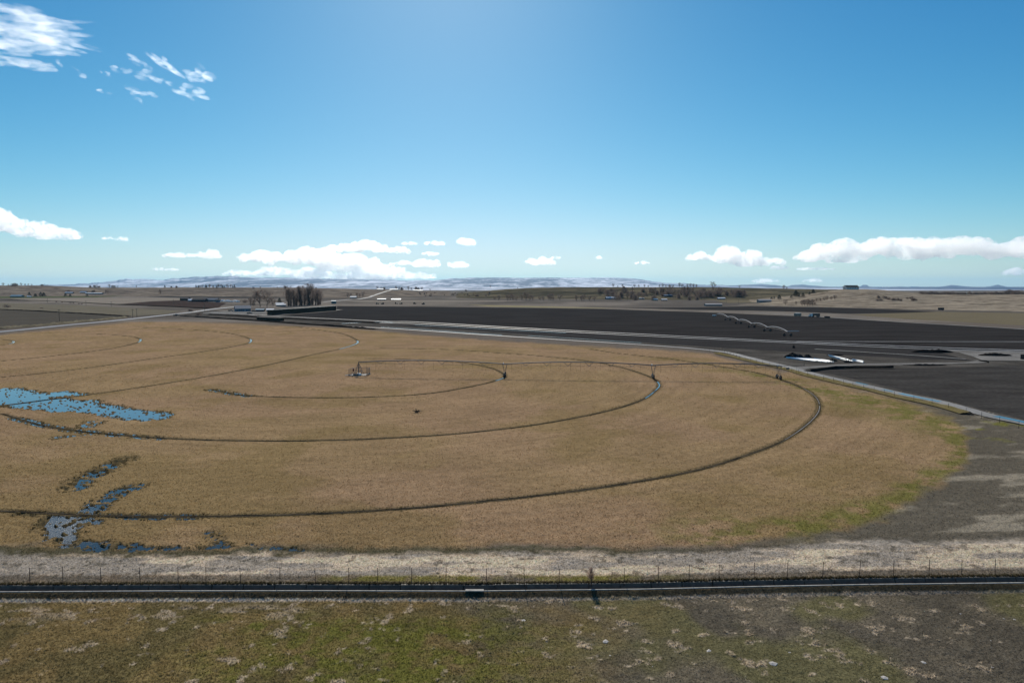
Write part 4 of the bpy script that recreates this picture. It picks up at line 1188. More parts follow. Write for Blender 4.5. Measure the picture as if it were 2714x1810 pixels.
def shrub_bush(seed, Ht, rad):
    r_ = random.Random(seed); tb = MB(); V = []; Fc = []
    lobes = [(r_.uniform(-.55, .55) * rad, r_.uniform(-.4, .4) * rad, r_.uniform(.55, 1.0)) for _ in range(7)]
    for i in range(9):
        a = r_.uniform(0, 6.283); tb.tube([(0, 0, -.3), (math.cos(a) * rad * .3, math.sin(a) * rad * .3, Ht * .4), (math.cos(a) * rad * .6, math.sin(a) * rad * .6, Ht * .75)], .16, 4, .03, False)
    for i in range(2300):
        cx, cy, s_ = r_.choice(lobes); a = r_.uniform(0, 6.283); t_ = r_.random(); w_ = rad * .55 * s_ * math.sqrt(max(0, 1 - t_ * t_)) * math.sqrt(r_.random())
        st = Vector((cx + math.cos(a) * w_, cy + math.sin(a) * w_, Ht * s_ * t_ * .9)); dd = Vector((math.cos(a) * .6 + r_.gauss(0, .4), math.sin(a) * .6 + r_.gauss(0, .4), .9)).normalized()
        l = Ht * r_.uniform(.07, .16); sd = dd.cross(Vector((r_.random() - .5, r_.random() - .5, r_.random() - .5))).normalized() * r_.uniform(.05, .11)
        b = len(V); V += [st - sd, st + sd, st + dd * l]; Fc.append((b, b + 1, b + 2))
    tm = bpy.data.meshes.new('trunk'); tm.from_pydata([tuple(v) for v in tb.v], [], tb.f); tm.update()
    cm = bpy.data.meshes.new('crown'); cm.from_pydata([tuple(v) for v in V], [], Fc); cm.update()
    return tm, cm

def conifer_tree(seed, Ht, rad):
    r_ = random.Random(seed)
    tb = MB().tube([(0, 0, -.3), (0, 0, Ht * .95)], Ht * .02, 5, .03)
    V = []; Fc = []
    for i in range(900):
        t_ = r_.random() ** 1.3
        zz = Ht * (.08 + .9 * t_); rr = rad * (1 - t_) ** .8 * r_.uniform(.25, 1.08) + .08
        a = r_.uniform(0, 6.283); p = Vector((math.cos(a) * rr, math.sin(a) * rr, zz))
        o_ = Vector((math.cos(a), math.sin(a), -.25)); l = rad * .26 * r_.uniform(.6, 1.3)
        sd = o_.cross(Vector((r_.gauss(0, .4), r_.gauss(0, .4), 1))).normalized() * l * .35
        b = len(V); V += [p - sd, p + sd, p + o_ * l + Vector((0, 0, r_.gauss(0, .15)))]; Fc.append((b, b + 1, b + 2))
    tm = bpy.data.meshes.new('trunk'); tm.from_pydata([tuple(v) for v in tb.v], [], tb.f); tm.update()
    cm = bpy.data.meshes.new('crown'); cm.from_pydata([tuple(v) for v in V], [], Fc); cm.update()
    return tm, cm

M['bark'] = simple_mat('grey_brown_bark', (.085, .070, .058), .9, .1, .25, .7)
def twig_mat(name, c, tr):
    t = NT(name)
    nz = t.noise(.4, 3, .6, t.n('ShaderNodeTexCoord').outputs['Object'])
    col = t.ramp(nz, [(.3, tuple(x * .7 for x in c)), (.7, tuple(x * 1.3 for x in c))])
    d = t.n('ShaderNodeBsdfDiffuse'); tr_ = t.n('ShaderNodeBsdfTranslucent'); mx = t.n('ShaderNodeMixShader'); mx.inputs[0].default_value = tr
    t.l(col, d.inputs[0]); t.l(col, tr_.inputs[0]); t.l(d.outputs[0], mx.inputs[1]); t.l(tr_.outputs[0], mx.inputs[2]); t.l(mx.outputs[0], t.out.inputs['Surface'])
    return t.m
M['twig'] = twig_mat('bare_twigs', (.16, .125, .108), .5)
M['redtwig'] = twig_mat('reddish_twigs', (.42, .28, .22), .5)
M['needle'] = simple_mat('dark_needles', (.022, .034, .022), .9, .1, .35, .5)
BARE = [branch_tree(s, 10, sp, False, 1000, .055) for s, sp in ((1, 3.6), (2, 4.2), (3, 3.0), (4, 4.8), (5, 3.4))]
SHRUB = [shrub_bush(s, 10, sp) for s, sp in ((11, 8.5), (12, 10), (13, 7))]
POPLAR = [branch_tree(s, 10, sp, True, 1700, .015, .06) for s, sp in ((21, 1.3), (22, 1.6), (23, 1.2))]
CONE = [conifer_tree(s, 10, r_) for s, r_ in ((31, 2.6), (32, 3.4))]
KINDS_ = {'bare': (BARE, 'bare_tree', 'twig'), 'shrub': (SHRUB, 'bare_shrub', 'twig'), 'poplar': (POPLAR, 'poplar_tree', 'twig'), 'cone': (CONE, 'conifer_tree', 'needle')}
for tset, _, mt in KINDS_.values():
    for tm, cm in tset:
        tm.materials.append(M['bark']); cm.materials.append(M[mt])
tcount = [0]
def tree(kind, px, py, hpx, label, group=None, width=1.0):
    p = hit(px, py)
    s = hpx * p.y / F / 10.0
    tset, nm, mt = KINDS_[kind]
    tcount[0] += 1
    i = tcount[0]
    tm, cm = tset[i % len(tset)]
    root = empty(nm, (p.x, p.y, p.z - .1), (i * 2.39996) % 6.283)
    root.scale = (s * width, s * width, s)
    link('trunk', tm, None, root); link('crown', cm, None, root)
    return tag(root, label, 'shrub' if kind == 'shrub' else 'tree', group)

# the sapling on the canal bank
def sapling_mesh(seed):
    r_ = random.Random(seed); tb = MB()
    tb.tube([(0, 0, -.2), (.02, .01, .5), (-.01, .02, 1.0), (.03, 0, 1.55)], .022, 6, .006)
    V = []; Fc = []
    for i in range(150):
        t_ = r_.random(); zz = .42 + .85 * t_; a = r_.uniform(0, 6.283); w_ = .40 * math.sin(math.pi * min(1, .12 + t_ * .86)) ** .6 * r_.uniform(.5, 1.15)
        p = Vector((.02, .01, zz)); e = p + Vector((math.cos(a) * w_ - .05 * t_, math.sin(a) * w_, r_.uniform(.12, .38)))
        tb.tube([p, p.lerp(e, .5) + Vector((0, 0, -.02)), e], .005, 3, .002, False)
        for j in range(14):
            q = p.lerp(e, r_.uniform(.35, 1.05)); d = Vector((r_.gauss(0, .6), r_.gauss(0, .6), r_.uniform(.1, 1))).normalized(); l = r_.uniform(.05, .13)
            sd = d.cross(Vector((r_.random() - .5, r_.random() - .5, r_.random() - .5))).normalized() * r_.uniform(.004, .008)
            b = len(V); V += [q - sd, q + sd, q + d * l]; Fc.append((b, b + 1, b + 2))
    tm = bpy.data.meshes.new('trunk'); tm.from_pydata([tuple(v) for v in tb.v], [], tb.f); tm.update()
    cm = bpy.data.meshes.new('crown'); cm.from_pydata([tuple(v) for v in V], [], Fc); cm.update()
    return tm, cm
sap = sapling_mesh(77)
g = G(1566, 1550)
root = empty('sapling', (g[0], g[1], 0), .4)
sap[0].materials.append(M['bark']); sap[1].materials.append(M['redtwig'])
link('trunk', sap[0], None, root); link('crown', sap[1], None, root)
tag(root, 'small bare reddish sapling standing alone on the canal bank by the fence', 'tree')

# trees round the farm and along the far fields
FARM = [('bare', 690, 813, 43, 'large spreading bare tree behind the farm yard', 1.15), ('bare', 664, 813, 24, 'bare tree directly right of the blue farmhouse', 1.2),
        ('bare', 708, 814, 36, 'bare tree between the farm yard and the hay stack', 1.0), ('bare', 676, 806, 26, 'bare tree behind the roof of the farmhouse', 1.1),
        ('cone', 741, 806, 17, 'dark conifer standing between farm trees and poplars', 1.1), ('bare', 724, 812, 22, 'small bare tree left of the dark conifer', 1.1),
        ('shrub', 648, 803, 12, 'low bare shrub behind the farmhouse', 1.0), ('cone', 672, 810, 14, 'low dark conifer in front of the large bare tree', 1.3)]
for kd, x, y, h, lab, w in FARM: tree(kd, x, y, h, lab, 'trees round the farm', w)
POP = [(764, 50), (771, 44), (779, 48), (786, 40), (793, 46), (800, 54), (807, 46), (815, 58), (822, 50), (829, 44), (836, 42), (843, 36), (850, 38)]
names = ['first', 'second', 'third', 'fourth', 'fifth', 'sixth', 'seventh', 'eighth', 'ninth', 'tenth', 'eleventh', 'twelfth', 'thirteenth']
for i, (x, h) in enumerate(POP):
    tree('poplar', x, 811.5 - i * .35 + (i % 3) * .6, h, names[i] + ' bare poplar from the left in the tall clump above the hay stack', 'poplars behind the hay stack', 1.9)
for i, (x, h) in enumerate([(768, 20), (784, 24), (798, 22), (812, 26), (828, 22), (845, 20)]):
    tree('shrub', x, 811 - i * .6, h, ['first', 'second', 'third', 'fourth', 'fifth', 'sixth'][i] + ' shrub from the left at the foot of the poplar clump', 'poplars behind the hay stack', .55)
ROW = [(1312, 8), (1322, 11), (1345, 13), (1352, 15), (1360, 12), (1369, 10), (1383, 12), (1394, 18), (1404, 13), (1412, 10), (1432, 9), (1440, 10), (1455, 12), (1460, 16), (1466, 9), (1484, 12),
       (1528, 12), (1542, 12), (1548, 13), (1562, 11), (1575, 10)]
for i, (x, h) in enumerate(ROW):
    tree('bare', x, 796 + (i % 3) * .7 + (.8 if i > 15 else 0), h * 1.2, 'bare tree number %d from the left in the row across the middle fields' % (i + 1), 'tree row across the middle fields', 1.5)
for i, (x, y, h) in enumerate([(922, 789, 13), (930, 789, 12), (947, 788, 12), (953, 788, 10), (961, 788, 13)]):
    tree('bare', x, y, h, ['leftmost', 'second', 'middle', 'fourth', 'rightmost'][i] + ' of five small bare trees by the gravel road', 'trees by the gravel road', 1.2)
rs = random.Random(21)
WOOD = []
for i in range(84):
    x = 1585 + 385 * rs.random()
    y = rs.uniform(772, 797)
    if x > 1860 and y > 790: y -= 8
    WOOD.append((x, y, rs.uniform(11, 22) * (1.1 if y > 785 else .8)))
WOOD.sort()
for i, (x, y, h) in enumerate(WOOD):
    tree('shrub' if i % 3 else 'bare', x, y, h, 'bare dark tree or bush in the thicket covering the bluff slope', 'thicket on the bluff slope', 1.05)
for i, (x, h) in enumerate([(1300, 5), (1372, 4), (1625, 10), (1637, 5), (1650, 9), (1682, 8), (1693, 7), (1708, 8), (1718, 6), (1748, 8), (1757, 9), (1765, 7), (1775, 8), (1784, 7), (1801, 13), (1808, 9), (1822, 10), (1830, 11), (1838, 10),
                            (1846, 9), (1888, 14), (1895, 10), (1960, 8), (2078, 11), (2085, 7)]):
    tree('bare', x, 762.2 + (5 if x > 2050 else 0), h, 'bare tree number %d from the left on the skyline of the bluff' % (i + 1), 'skyline trees on the bluff', 1.2)
for i, (x, y, h, kd) in enumerate([(2081, 809, 14, 'bare'), (2110, 808, 9, 'bare'), (2126, 811, 16, 'bare'), (2133, 811, 17, 'bare'), (2140, 811, 18, 'bare'), (2146, 811, 16, 'bare'), (2154, 811, 17, 'bare'), (2160, 810, 9, 'bare'),
                                   (2165, 800, 9, 'bare'), (2174, 799, 9, 'bare'), (2184, 798, 11, 'bare'), (2192, 797, 12, 'bare'), (2203, 796, 11, 'bare'), (2213, 795, 13, 'bare')]):
    tree(kd, x, y, h, ('bare tree number %d from the left at the foot of the dry grass hill' if y > 803 else 'bare tree number %d from the left in the slanting row up the dry grass hill') % (i + 1 if y > 803 else i - 7), 'trees on the dry grass hill', 1.2)
for i, (x, y, h) in enumerate([(2065, 793, 12), (2097, 790, 9), (2109, 787, 18), (2117, 787, 12), (2128, 787, 11), (2145, 781, 8), (2155, 778, 12), (2052, 793, 8), (2045, 793, 7)]):
    tree('cone', x, y, h, 'dark conifer number %d in the scattered group left of the dry grass hill' % (i + 1), 'conifers left of the dry grass hill', 1.5)
rs = random.Random(33)
for i in range(34):
    x = 2440 + 280 * (i + rs.random()) / 34
    tree('shrub', x, 781 - rs.random() * 2, rs.uniform(5, 9) * (1.8 if 2660 < x < 2700 else 1), 'bare shrub in the thicket along the right skyline', 'thicket along the right skyline', 1.5)
for i in range(16):
    x = 2325 + rs.random() * 110; y = 790 + rs.random() * 8
    tree('shrub', x, y, rs.uniform(5, 9), 'bare shrub in the dark hollow of the dry grass hill', 'shrubs in the hollow of the right hill', 1.2)
rs = random.Random(44)
SKY = [(8, 8, 'bare'), (22, 5, 'bare'), (35, 8, 'shrub'), (42, 9, 'shrub'), (56, 8, 'bare'), (66, 6, 'bare'), (75, 6, 'bare'), (84, 5, 'bare'), (113, 6, 'shrub'), (125, 4, 'bare'), (240, 7, 'shrub'), (252, 9, 'shrub'), (262, 6, 'shrub'),
       (290, 9, 'bare'), (300, 8, 'shrub'), (312, 5, 'bare'), (362, 6, 'bare'), (437, 7, 'cone'), (455, 5, 'shrub'), (468, 6, 'shrub')]
for i, (x, h, kd) in enumerate(SKY):
    tree(kd, x, 758 + (4 if x > 220 else 0), h, 'tree number %d from the left on the left skyline' % (i + 1), 'trees on the left skyline', 1.2)
for i in range(22):
    x = 518 + 105 * (i + rs.random() * .8) / 22
    tree('cone' if i % 5 < 2 else 'bare', x, 763, rs.uniform(6, 10), 'tree in the small hilltop grove above the far barns', 'hilltop grove above the far barns', 1.1)
for i, (x, h) in enumerate([(672, 5), (690, 6), (735, 5), (755, 9), (762, 7), (770, 6), (790, 8), (802, 7), (815, 7), (837, 4), (1000, 8), (1010, 7), (1018, 8), (1050, 9), (1058, 8), (1066, 9), (1082, 11), (1090, 8), (1106, 12), (1118, 10), (1140, 5), (1235, 6)]):
    tree('bare' if i % 3 else 'shrub', x, 765 + max(0, (x - 980) * .03), h, 'small skyline tree number %d between the poplars and the gravel road' % (i + 1), 'skyline trees over the gravel road', 1.2)
for i, (x, y, h, kd) in enumerate([(78, 786, 12, 'cone'), (94, 787, 9, 'cone'), (108, 786, 12, 'cone'), (116, 786, 11, 'cone'), (174, 786, 10, 'cone'), (186, 786, 7, 'cone'), (231, 786, 9, 'cone'), (281, 777, 9, 'bare'), (286, 777, 8, 'bare'), (425, 780, 12, 'bare'), (182, 776, 9, 'shrub'), (248, 776, 9, 'shrub')]):
    tree(kd, x, y, h, ('dark round evergreen number %d from the left among the far houses' if kd == 'cone' else 'bare tree number %d from the left near the far left barns') % (i + 1 if kd == 'cone' else i - 6), 'trees among the far left houses', 1.7 if kd == 'cone' else 1.2)
for i, (x, y, w) in enumerate(sorted([(186, 804.5, 3.2), (195, 804.5, 3), (209, 806, 3), (217, 806, 3), (150, 801, 4), (165, 802, 3), (20, 815, 9), (110, 818, 4), (505, 826.5, 9), (525, 835.5, 8)])):
    tree('shrub', x, y, w, names[i] + ' small dark bush from the left on the weedy ground beyond the road', 'bushes on the weedy ground', 1.4)
for i in range(26):
    rsx = random.Random(500 + i); x = rsx.uniform(1110, 1300); y = rsx.uniform(777, 786)
    tree('shrub', x, y, rsx.uniform(3, 6), 'small bush on the rough ground left of the bluff', 'bushes on the rough ground left of the bluff', 1.0)

# ------------------------------------------------------------------ buildings
def wallmat(name, c): return simple_mat(name, c, .8, .2, .12, .5)
W_ = {'blue': wallmat('blue_grey_siding', (.10, .16, .20)), 'grey': wallmat('grey_siding', (.18, .18, .175)), 'brown': wallmat('dark_brown_boards', (.055, .042, .036)),
      'white': wallmat('white_boards', (.62, .62, .60)), 'tan': wallmat('tan_siding', (.28, .24, .18)), 'green': wallmat('teal_metal', (.09, .15, .16)), 'dark': wallmat('dark_boards', (.035, .035, .04))}
R_ = {'grey': simple_mat('grey_shingle', (.24, .24, .245), .7, .4, .15, .6), 'metal': simple_mat('bright_metal_roof', (.72, .73, .74), .35, .5, .05, .4, .3),
      'dark': simple_mat('dark_shingle', (.03, .03, .034), .9, .2, .2, .6), 'white': simple_mat('white_roof_sheet', (.78, .78, .77), .5, .4, .05, .4), 'teal': simple_mat('pale_teal_metal', (.30, .42, .43), .5, .4, .1, .4)}
M['pane'] = simple_mat('window_glass', (.03, .04, .05), .1, .6, .1, 1)
M['door'] = simple_mat('painted_door', (.35, .34, .32), .6, .3, .1, 1)
def building(name, px, py, w, dep, hw, hr, rz, wall, roof, label, cat='building', detail=0, group=None):
    """gable building: ridge along local x; w along x, dep along y, wall height hw, ridge rise hr"""
    p = hit(px, py)
    root = empty(name, (p.x, p.y, p.z - .2), rz)
    x, y = w / 2, dep / 2
    b = MB()
    b.add([(-x, -y, -.5), (x, -y, -.5), (x, y, -.5), (-x, y, -.5), (-x, -y, hw), (x, -y, hw), (x, y, hw), (-x, y, hw), (-x, 0, hw + hr), (x, 0, hw + hr)],
          [(0, 1, 5, 4), (2, 3, 7, 6), (1, 2, 6, 9, 5), (3, 0, 4, 8, 7)])
    b.build('wall', W_[wall], root)
    ov = .5; b = MB(); th = .18
    for sgn in (-1, 1):
        e = hw - ov * hr / y
        b.add([(-x - ov, sgn * (y + ov), e + .02), (x + ov, sgn * (y + ov), e + .02), (x + ov, 0, hw + hr + .02), (-x - ov, 0, hw + hr + .02),
               (-x - ov, sgn * (y + ov), e + th), (x + ov, sgn * (y + ov), e + th), (x + ov, 0, hw + hr + th), (-x - ov, 0, hw + hr + th)],
              [(0, 1, 2, 3), (4, 5, 6, 7), (0, 1, 5, 4), (0, 3, 7, 4), (1, 2, 6, 5)])
    b.build('roof', R_[roof], root)
    if detail:
        for i in range(detail):
            wx = -x + w * (i + .5) / detail
            if i == detail // 2:
                MB().box(wx - .6, wx + .6, -y - .06, -y + .01, 0, 2.1).build('door', M['door'], root)
            else:
                f = MB().box(wx - .85, wx + .85, -y - .05, -y + .01, .9, 2.2).build('window', W_['white'], root)
                MB().box(wx - .7, wx + .7, -y - .07, -y - .04, 1.0, 2.1).build('pane', M['pane'], f)
        for sgn in (-1,):
            f = MB().box(sgn * x - .05, sgn * x + .01, -1.4, 1.4, 0, 2.4).build('garage_door', M['door'], root)
    return tag(root, label, cat, group)
building('farmhouse', 643, 825.5, 15, 11, 3.4, 2.9, R(28), 'blue', 'grey', 'blue grey farmhouse with a pale grey gable roof in the farm yard', 'house', 4)
building('barn', 491, 797, 15, 12, 4.2, 2.0, R(8), 'brown', 'dark', 'dark brown barn, tallest of the far farm group', 'barn', 0)
building('shed', 512, 799.5, 16, 9, 2.6, 2.2, R(35), 'grey', 'metal', 'low shed with a bright roof slope beside the dark barn', 'shed')
building('barn', 530, 800, 24, 11, 3.4, 2.4, R(-5), 'dark', 'dark', 'dark low barn right of the bright roofed shed', 'barn')
building('barn', 560, 799.5, 26, 11, 3.4, 2.6, R(-5), 'grey', 'grey', 'long grey barn at the right of the far farm group', 'barn')
building('shed', 578, 801, 7, 7, 3.6, 1.4, R(15), 'blue', 'dark', 'small blue shed at the end of the long grey barn', 'shed')
building('shed', 885, 805, 6.5, 6, 4.2, .9, R(6), 'green', 'teal', 'small teal metal shed standing alone beyond the hay stack', 'shed', 0)
building('house', 46, 788, 26, 14, 3.2, 2.8, R(4), 'grey', 'teal', 'long grey house at the far left edge', 'house')
building('shed', 78, 787.5, 9, 6, 2.2, 1.0, 0, 'white', 'white', 'small white shed right of the long grey house', 'shed')
building('barn', 250, 779.5, 48, 12, 2.6, 1.5, 0, 'grey', 'white', 'long white roofed barn among the far left trees', 'barn')
building('house', 184, 778, 22, 9, 2.6, 1.8, 0, 'grey', 'white', 'white roofed house left of the long white barn', 'house')
building('house', 222, 776, 18, 9, 2.4, 1.6, 0, 'grey', 'metal', 'small bright roofed house behind the long white barn', 'house')
building('house', 1617, 793, 18, 11, 3.0, 2.0, R(10), 'blue', 'metal', 'bright roofed house at the left foot of the thicket', 'house')
building('house', 1765, 786, 9, 8, 2.6, 1.6, 0, 'dark', 'white', 'left one of two small white roofed houses in the thicket', 'house')
building('house', 1776, 786, 9, 8, 2.6, 1.6, 0, 'dark', 'white', 'right one of two small white roofed houses in the thicket', 'house')
building('shed', 1736, 797, 8, 7, 2.6, 1.4, R(25), 'tan', 'white', 'pale shed below the two white roofed houses', 'shed')
building('shed', 1760, 797, 10, 7, 2.2, 1.2, 0, 'dark', 'white', 'white roofed shed right of the pale shed', 'shed')
building('house', 1911, 794, 14, 9, 2.6, 1.6, 0, 'grey', 'white', 'white roofed house at the right end of the thicket', 'house')
building('barn', 2025, 801.5, 20, 11, 3.2, 1.8, 0, 'grey', 'grey', 'grey barn in the tan paddock', 'barn')
building('barn', 1890, 811, 22, 9, 2.2, 1.2, 0, 'green', 'grey', 'low blue grey barn at the edge of the far ploughed field', 'barn')
building('house', 1700, 794, 10, 8, 2.6, 1.6, 0, 'grey', 'grey', 'small grey house under the middle of the thicket', 'house')
hh_ = building('hilltop_house', 2255, 767.5, 21.5, 12, 3.4, 2.9, R(4), 'white', 'dark', 'long white house with a dark roof on top of the right hill', 'house', 5)
hh_.location.z += .9
building('shed', 1044, 769, 26, 9, 2.4, 1.6, 0, 'white', 'white', 'long white shed beside the top of the gravel road', 'shed')
building('shed', 1008, 768, 20, 9, 2.2, 1.4, 0, 'white', 'white', 'white shed left of the top of the gravel road', 'shed')
building('house', 1102, 771.5, 14, 9, 2.6, 1.8, 0, 'grey', 'white', 'white roofed house among the skyline trees right of the gravel road', 'house')
building('house', 1114, 772, 16, 9, 2.6, 1.8, 0, 'tan', 'white', 'second white roofed house right of the gravel road skyline', 'house')
building('shed', 1012, 796, 16, 7, 2.4, 1.0, 0, 'grey', 'white', 'left one of two long pale sheds in the middle fields', 'shed')
building('shed', 1050, 796.5, 17, 7, 2.4, 1.0, 0, 'grey', 'metal', 'right one of two long pale sheds in the middle fields', 'shed')
building('house', 937, 790, 14, 9, 2.4, 1.8, 0, 'green', 'white', 'small white roofed house among five bare trees', 'house')
building('shed', 716, 826, 7, 5, 2.2, 1.0, R(20), 'blue', 'white', 'white roofed shed at the right of the farm yard', 'shed')
building('shed', 745, 812, 12, 6, 2.2, 1.0, R(15), 'grey', 'white', 'white roofed shed behind the left end of the hay stack', 'shed')
building('shed', 742, 808, 11, 6, 2.0, .8, R(10), 'grey', 'metal', 'flat bright roofed shed below the dark conifer', 'shed')
building('shed', 690, 826, 8, 5, 2.2, .9, R(5), 'dark', 'teal', 'teal roofed shed in the middle of the farm yard', 'shed')
# white wrapped bales right of the far barns
rs = random.Random(3)
for i in range(11):
    g = hit(588 + i * 4.2 + rs.uniform(-1, 1), 799.5 + rs.uniform(-2, 1.5))
    b = MB(); b.tube([(-1.1 - rs.random(), 0, .75), (-.9, 0, .78), (.9, 0, .78), (1.1 + rs.random(), 0, .75)], .85, 8)
    o = b.build('wrapped_bale', M['white_plastic'], None, True); o.location = g; o.rotation_euler = (0, 0, rs.uniform(-.6, .6)); o.scale = (1.6, 1.3, 1.2)
    tag(o, 'white plastic wrapped bale in the pile right of the far barns', 'bale', 'white wrapped bales')

# long hay stack
a0 = Vector(G(722, 836)); a1 = Vector(G(893, 822.5))
dv = (a1 - a0); Ls = dv.length; ang = math.atan2(dv.y, dv.x)
hay = tag(empty('hay_stack', tuple(a0), ang), 'very long dark hay stack wall beside the ploughed field', 'hay stack')
M['hay'] = simple_mat('weathered_dark_hay', (.050, .040, .028), .95, .05, .45, 1.2)
M['hay_cover'] = simple_mat('hay_cover_sheet', (.30, .29, .25), .7, .3, .2, .5)
bn = int(Ls / 2.4)
bale_me = []
rs = random.Random(5)
for v in range(4):
    b = MB()
    b.box(0.03, 2.37, -.05 + rs.uniform(0, .08), 5.0, 0.02, 1.23)
    me = bpy.data.meshes.new('bale'); me.from_pydata(b.v, [], b.f); me.update(); me.materials.append(M['hay']); bale_me.append(me)
for i in range(bn):
    for j in range(4):
        if i * 4 + j < 300:
            o = link('bale', bale_me[(i * 7 + j * 3) % 4], None, hay); o.location = (i * 2.4, rs.uniform(-.12, .12), j * 1.2)
b = MB()
for i in range(bn):
    b.box(i * 2.4, i * 2.4 + 2.4, -.25, 5.2, 4.82 + .1 * math.sin(i * 1.7), 4.98 + .1 * math.sin(i * 1.7))
b.build('cover_sheet', M['hay_cover'], hay)
a0 = Vector(G(680, 849)); a1 = Vector(G(744, 851)); dv = a1 - a0
st2 = tag(empty('tarped_stack', tuple(a0), math.atan2(dv.y, dv.x)), 'short dark tarped stack in front of the long hay stack', 'hay stack')
for i in range(int(dv.length / 2.4)):
    for j in range(2):
        o = link('bale', bale_me[(i * 3 + j) % 4], None, st2); o.location = (i * 2.4, rs.uniform(-.1, .1), j * 1.2)
MB().box(-.1, dv.length, -.2, 5.1, 2.42, 2.6).build('cover_sheet', W_['dark'], st2)

# ------------------------------------------------------------------ poles
pole_d = [(158, 859, 820, 'utility pole nearest the left edge, standing on the brown field bank'), (352, 843, 819, 'left one of two close utility poles by the road'), (363, 841, 818, 'right one of two close utility poles by the road'),
          (543, 828, 803, 'utility pole where the road meets the farm yard'), (228, 810, 797, 'far utility pole behind the weedy ditch'), (295, 813, 799, 'far utility pole left of the far barns'), (126, 802, 791, 'farthest utility pole at the left'),
          (460, 806, 793, 'thin pole beside the far barns'), (1925, 803, 793, 'left pole at the tan paddock'), (1957, 806, 793, 'right pole at the tan paddock')]
for x, yb, yt, lab in pole_d:
    g = Vector(G(x, yb)); hgt = (yb - yt) * g.y / F
    r = empty('utility_pole', tuple(g)); b = MB().tube([(0, 0, -.5), (0, 0, hgt)], .19, 7, .13); b.build('shaft', M['wood'], r)
    MB().box(-1.1, 1.1, -.07, .07, hgt - .7, hgt - .54).build('crossarm', M['wood'], r)
    for q in (-.95, -.45, .45, .95):
        MB().tube([(q, 0, hgt - .54), (q, 0, hgt - .36)], .05, 6).build('insulator', M['dark_steel'], r)
    tag(r, lab, 'pole', 'utility poles')

# ------------------------------------------------------------------ vehicles
M['car_dark'] = simple_mat('dark_car_paint', (.018, .02, .024), .35, .5, .1, 1)
M['car_white'] = simple_mat('white_car_paint', (.7, .7, .7), .35, .5, .05, 1)
M['car_green'] = simple_mat('dull_green_machine_paint', (.03, .06, .03), .5, .4, .2, 1)
def wheel(parent, x, y, r, w):
    b = MB().tube([(x, y - w / 2, r), (x, y + w / 2, r)], r, 14); o = b.build('wheel', M['rubber'], parent)
    MB().tube([(x, y - w / 2 - .02, r), (x, y + w / 2 + .02, r)], r * .5, 10).build('rim', M['steel'], o); return o
def pickup(px, py, rz, label):
    p = hit(px, py); r = empty('pickup_truck', tuple(p), rz)
    b = MB(); b.box(-2.6, 2.6, -.92, .92, .5, 1.05); b.build('body', M['car_dark'], r)
    b = MB(); b.add([(-.3, -.82, 1.05), (1.5, -.82, 1.05), (1.5, .82, 1.05), (-.3, .82, 1.05), (-.1, -.72, 1.75), (.95, -.72, 1.75), (.95, .72, 1.75), (-.1, .72, 1.75)],
                    [(4, 5, 6, 7), (0, 1, 5, 4), (1, 2, 6, 5), (2, 3, 7, 6), (3, 0, 4, 7)]); b.build('cab', M['car_dark'], r)
    MB().box(.0, .9, -.84, .84, 1.15, 1.6).build('window', M['pane'], r)
    for q in (-1, 1): MB().box(-2.6, -.35, q * .9 - .04, q * .9 + .04, 1.05, 1.35).build('bed_side', M['car_dark'], r)
    for x in (-1.7, 1.7):
        for y in (-.85, .85): wheel(r, x, y, .4, .26)
    for y in (-.65, .65): MB().box(2.6, 2.64, y - .15, y + .15, .75, .95).build('headlight', M['car_white'], r)
    return tag(r, label, 'truck')
pickup(467, 837.5, R(-25), 'dark pickup truck parked where the dirt track leaves the road')
pickup(612, 825, R(10), 'dark pickup truck parked left of the blue farmhouse')
pickup(672, 826.5, R(160), 'dark pickup truck parked right of the blue farmhouse')
pickup(662, 832, R(5), 'dark pickup truck in front of the farmhouse yard')
def semi(px, py, rz, label):
    p = hit(px, py); r = empty('semi_truck', tuple(p), rz)
    MB().box(-4.2, 2.0, -1.2, 1.2, 1.0, 3.0).build('trailer', M['car_dark'], r)
    b = MB(); b.box(2.3, 4.2, -1.1, 1.1, .6, 2.9); b.box(4.2, 5.1, -.9, .9, .6, 1.7); b.build('cab', M['car_white'], r)
    MB().box(4.19, 4.22, -.9, .9, 1.8, 2.6).build('windscreen', M['pane'], r)
    for x in (-3.6, -2.5, 1.4, 4.4):
        for y in (-1.0, 1.0): wheel(r, x, y, .5, .3)
    return tag(r, label, 'truck')
semi(2159, 840, R(184), 'dark farm truck with a white cab on the track beyond the ploughed field')
def tractor(px, py, rz, label, grp):
    p = hit(px, py); r = empty('tractor', tuple(p), rz)
    MB().box(-.5, 2.2, -.55, .55, .8, 1.7).build('hood', M['car_green'], r)
    MB().box(-1.4, -.2, -.75, .75, 1.1, 3.0).build('cab', M['car_dark'], r); MB().box(-1.5, -.1, -.85, .85, 3.0, 3.15).build('cab_roof', M['car_green'], r)
    for y in (-.95, .95): wheel(r, -1.0, y, .95, .5); wheel(r, 1.7, y, .6, .4)
    MB().tube([(1.0, .2, 1.7), (1.0, .2, 2.8)], .06, 6).build('exhaust', M['dark_steel'], r)
    return tag(r, label, 'tractor', grp)
for i, (x, y, rz, w) in enumerate([(1000, 806.5, .4, 'leftmost'), (1014, 806.5, 2.8, 'second'), (1050, 806, .2, 'third'), (1063, 806.5, 3.0, 'fourth'), (1099, 806, .5, 'fifth'), (1122, 807, 2.7, 'rightmost')]):
    tractor(x, y, rz, w + ' of six dark tractors lined up beyond the ploughed field', 'tractors beyond the ploughed field')
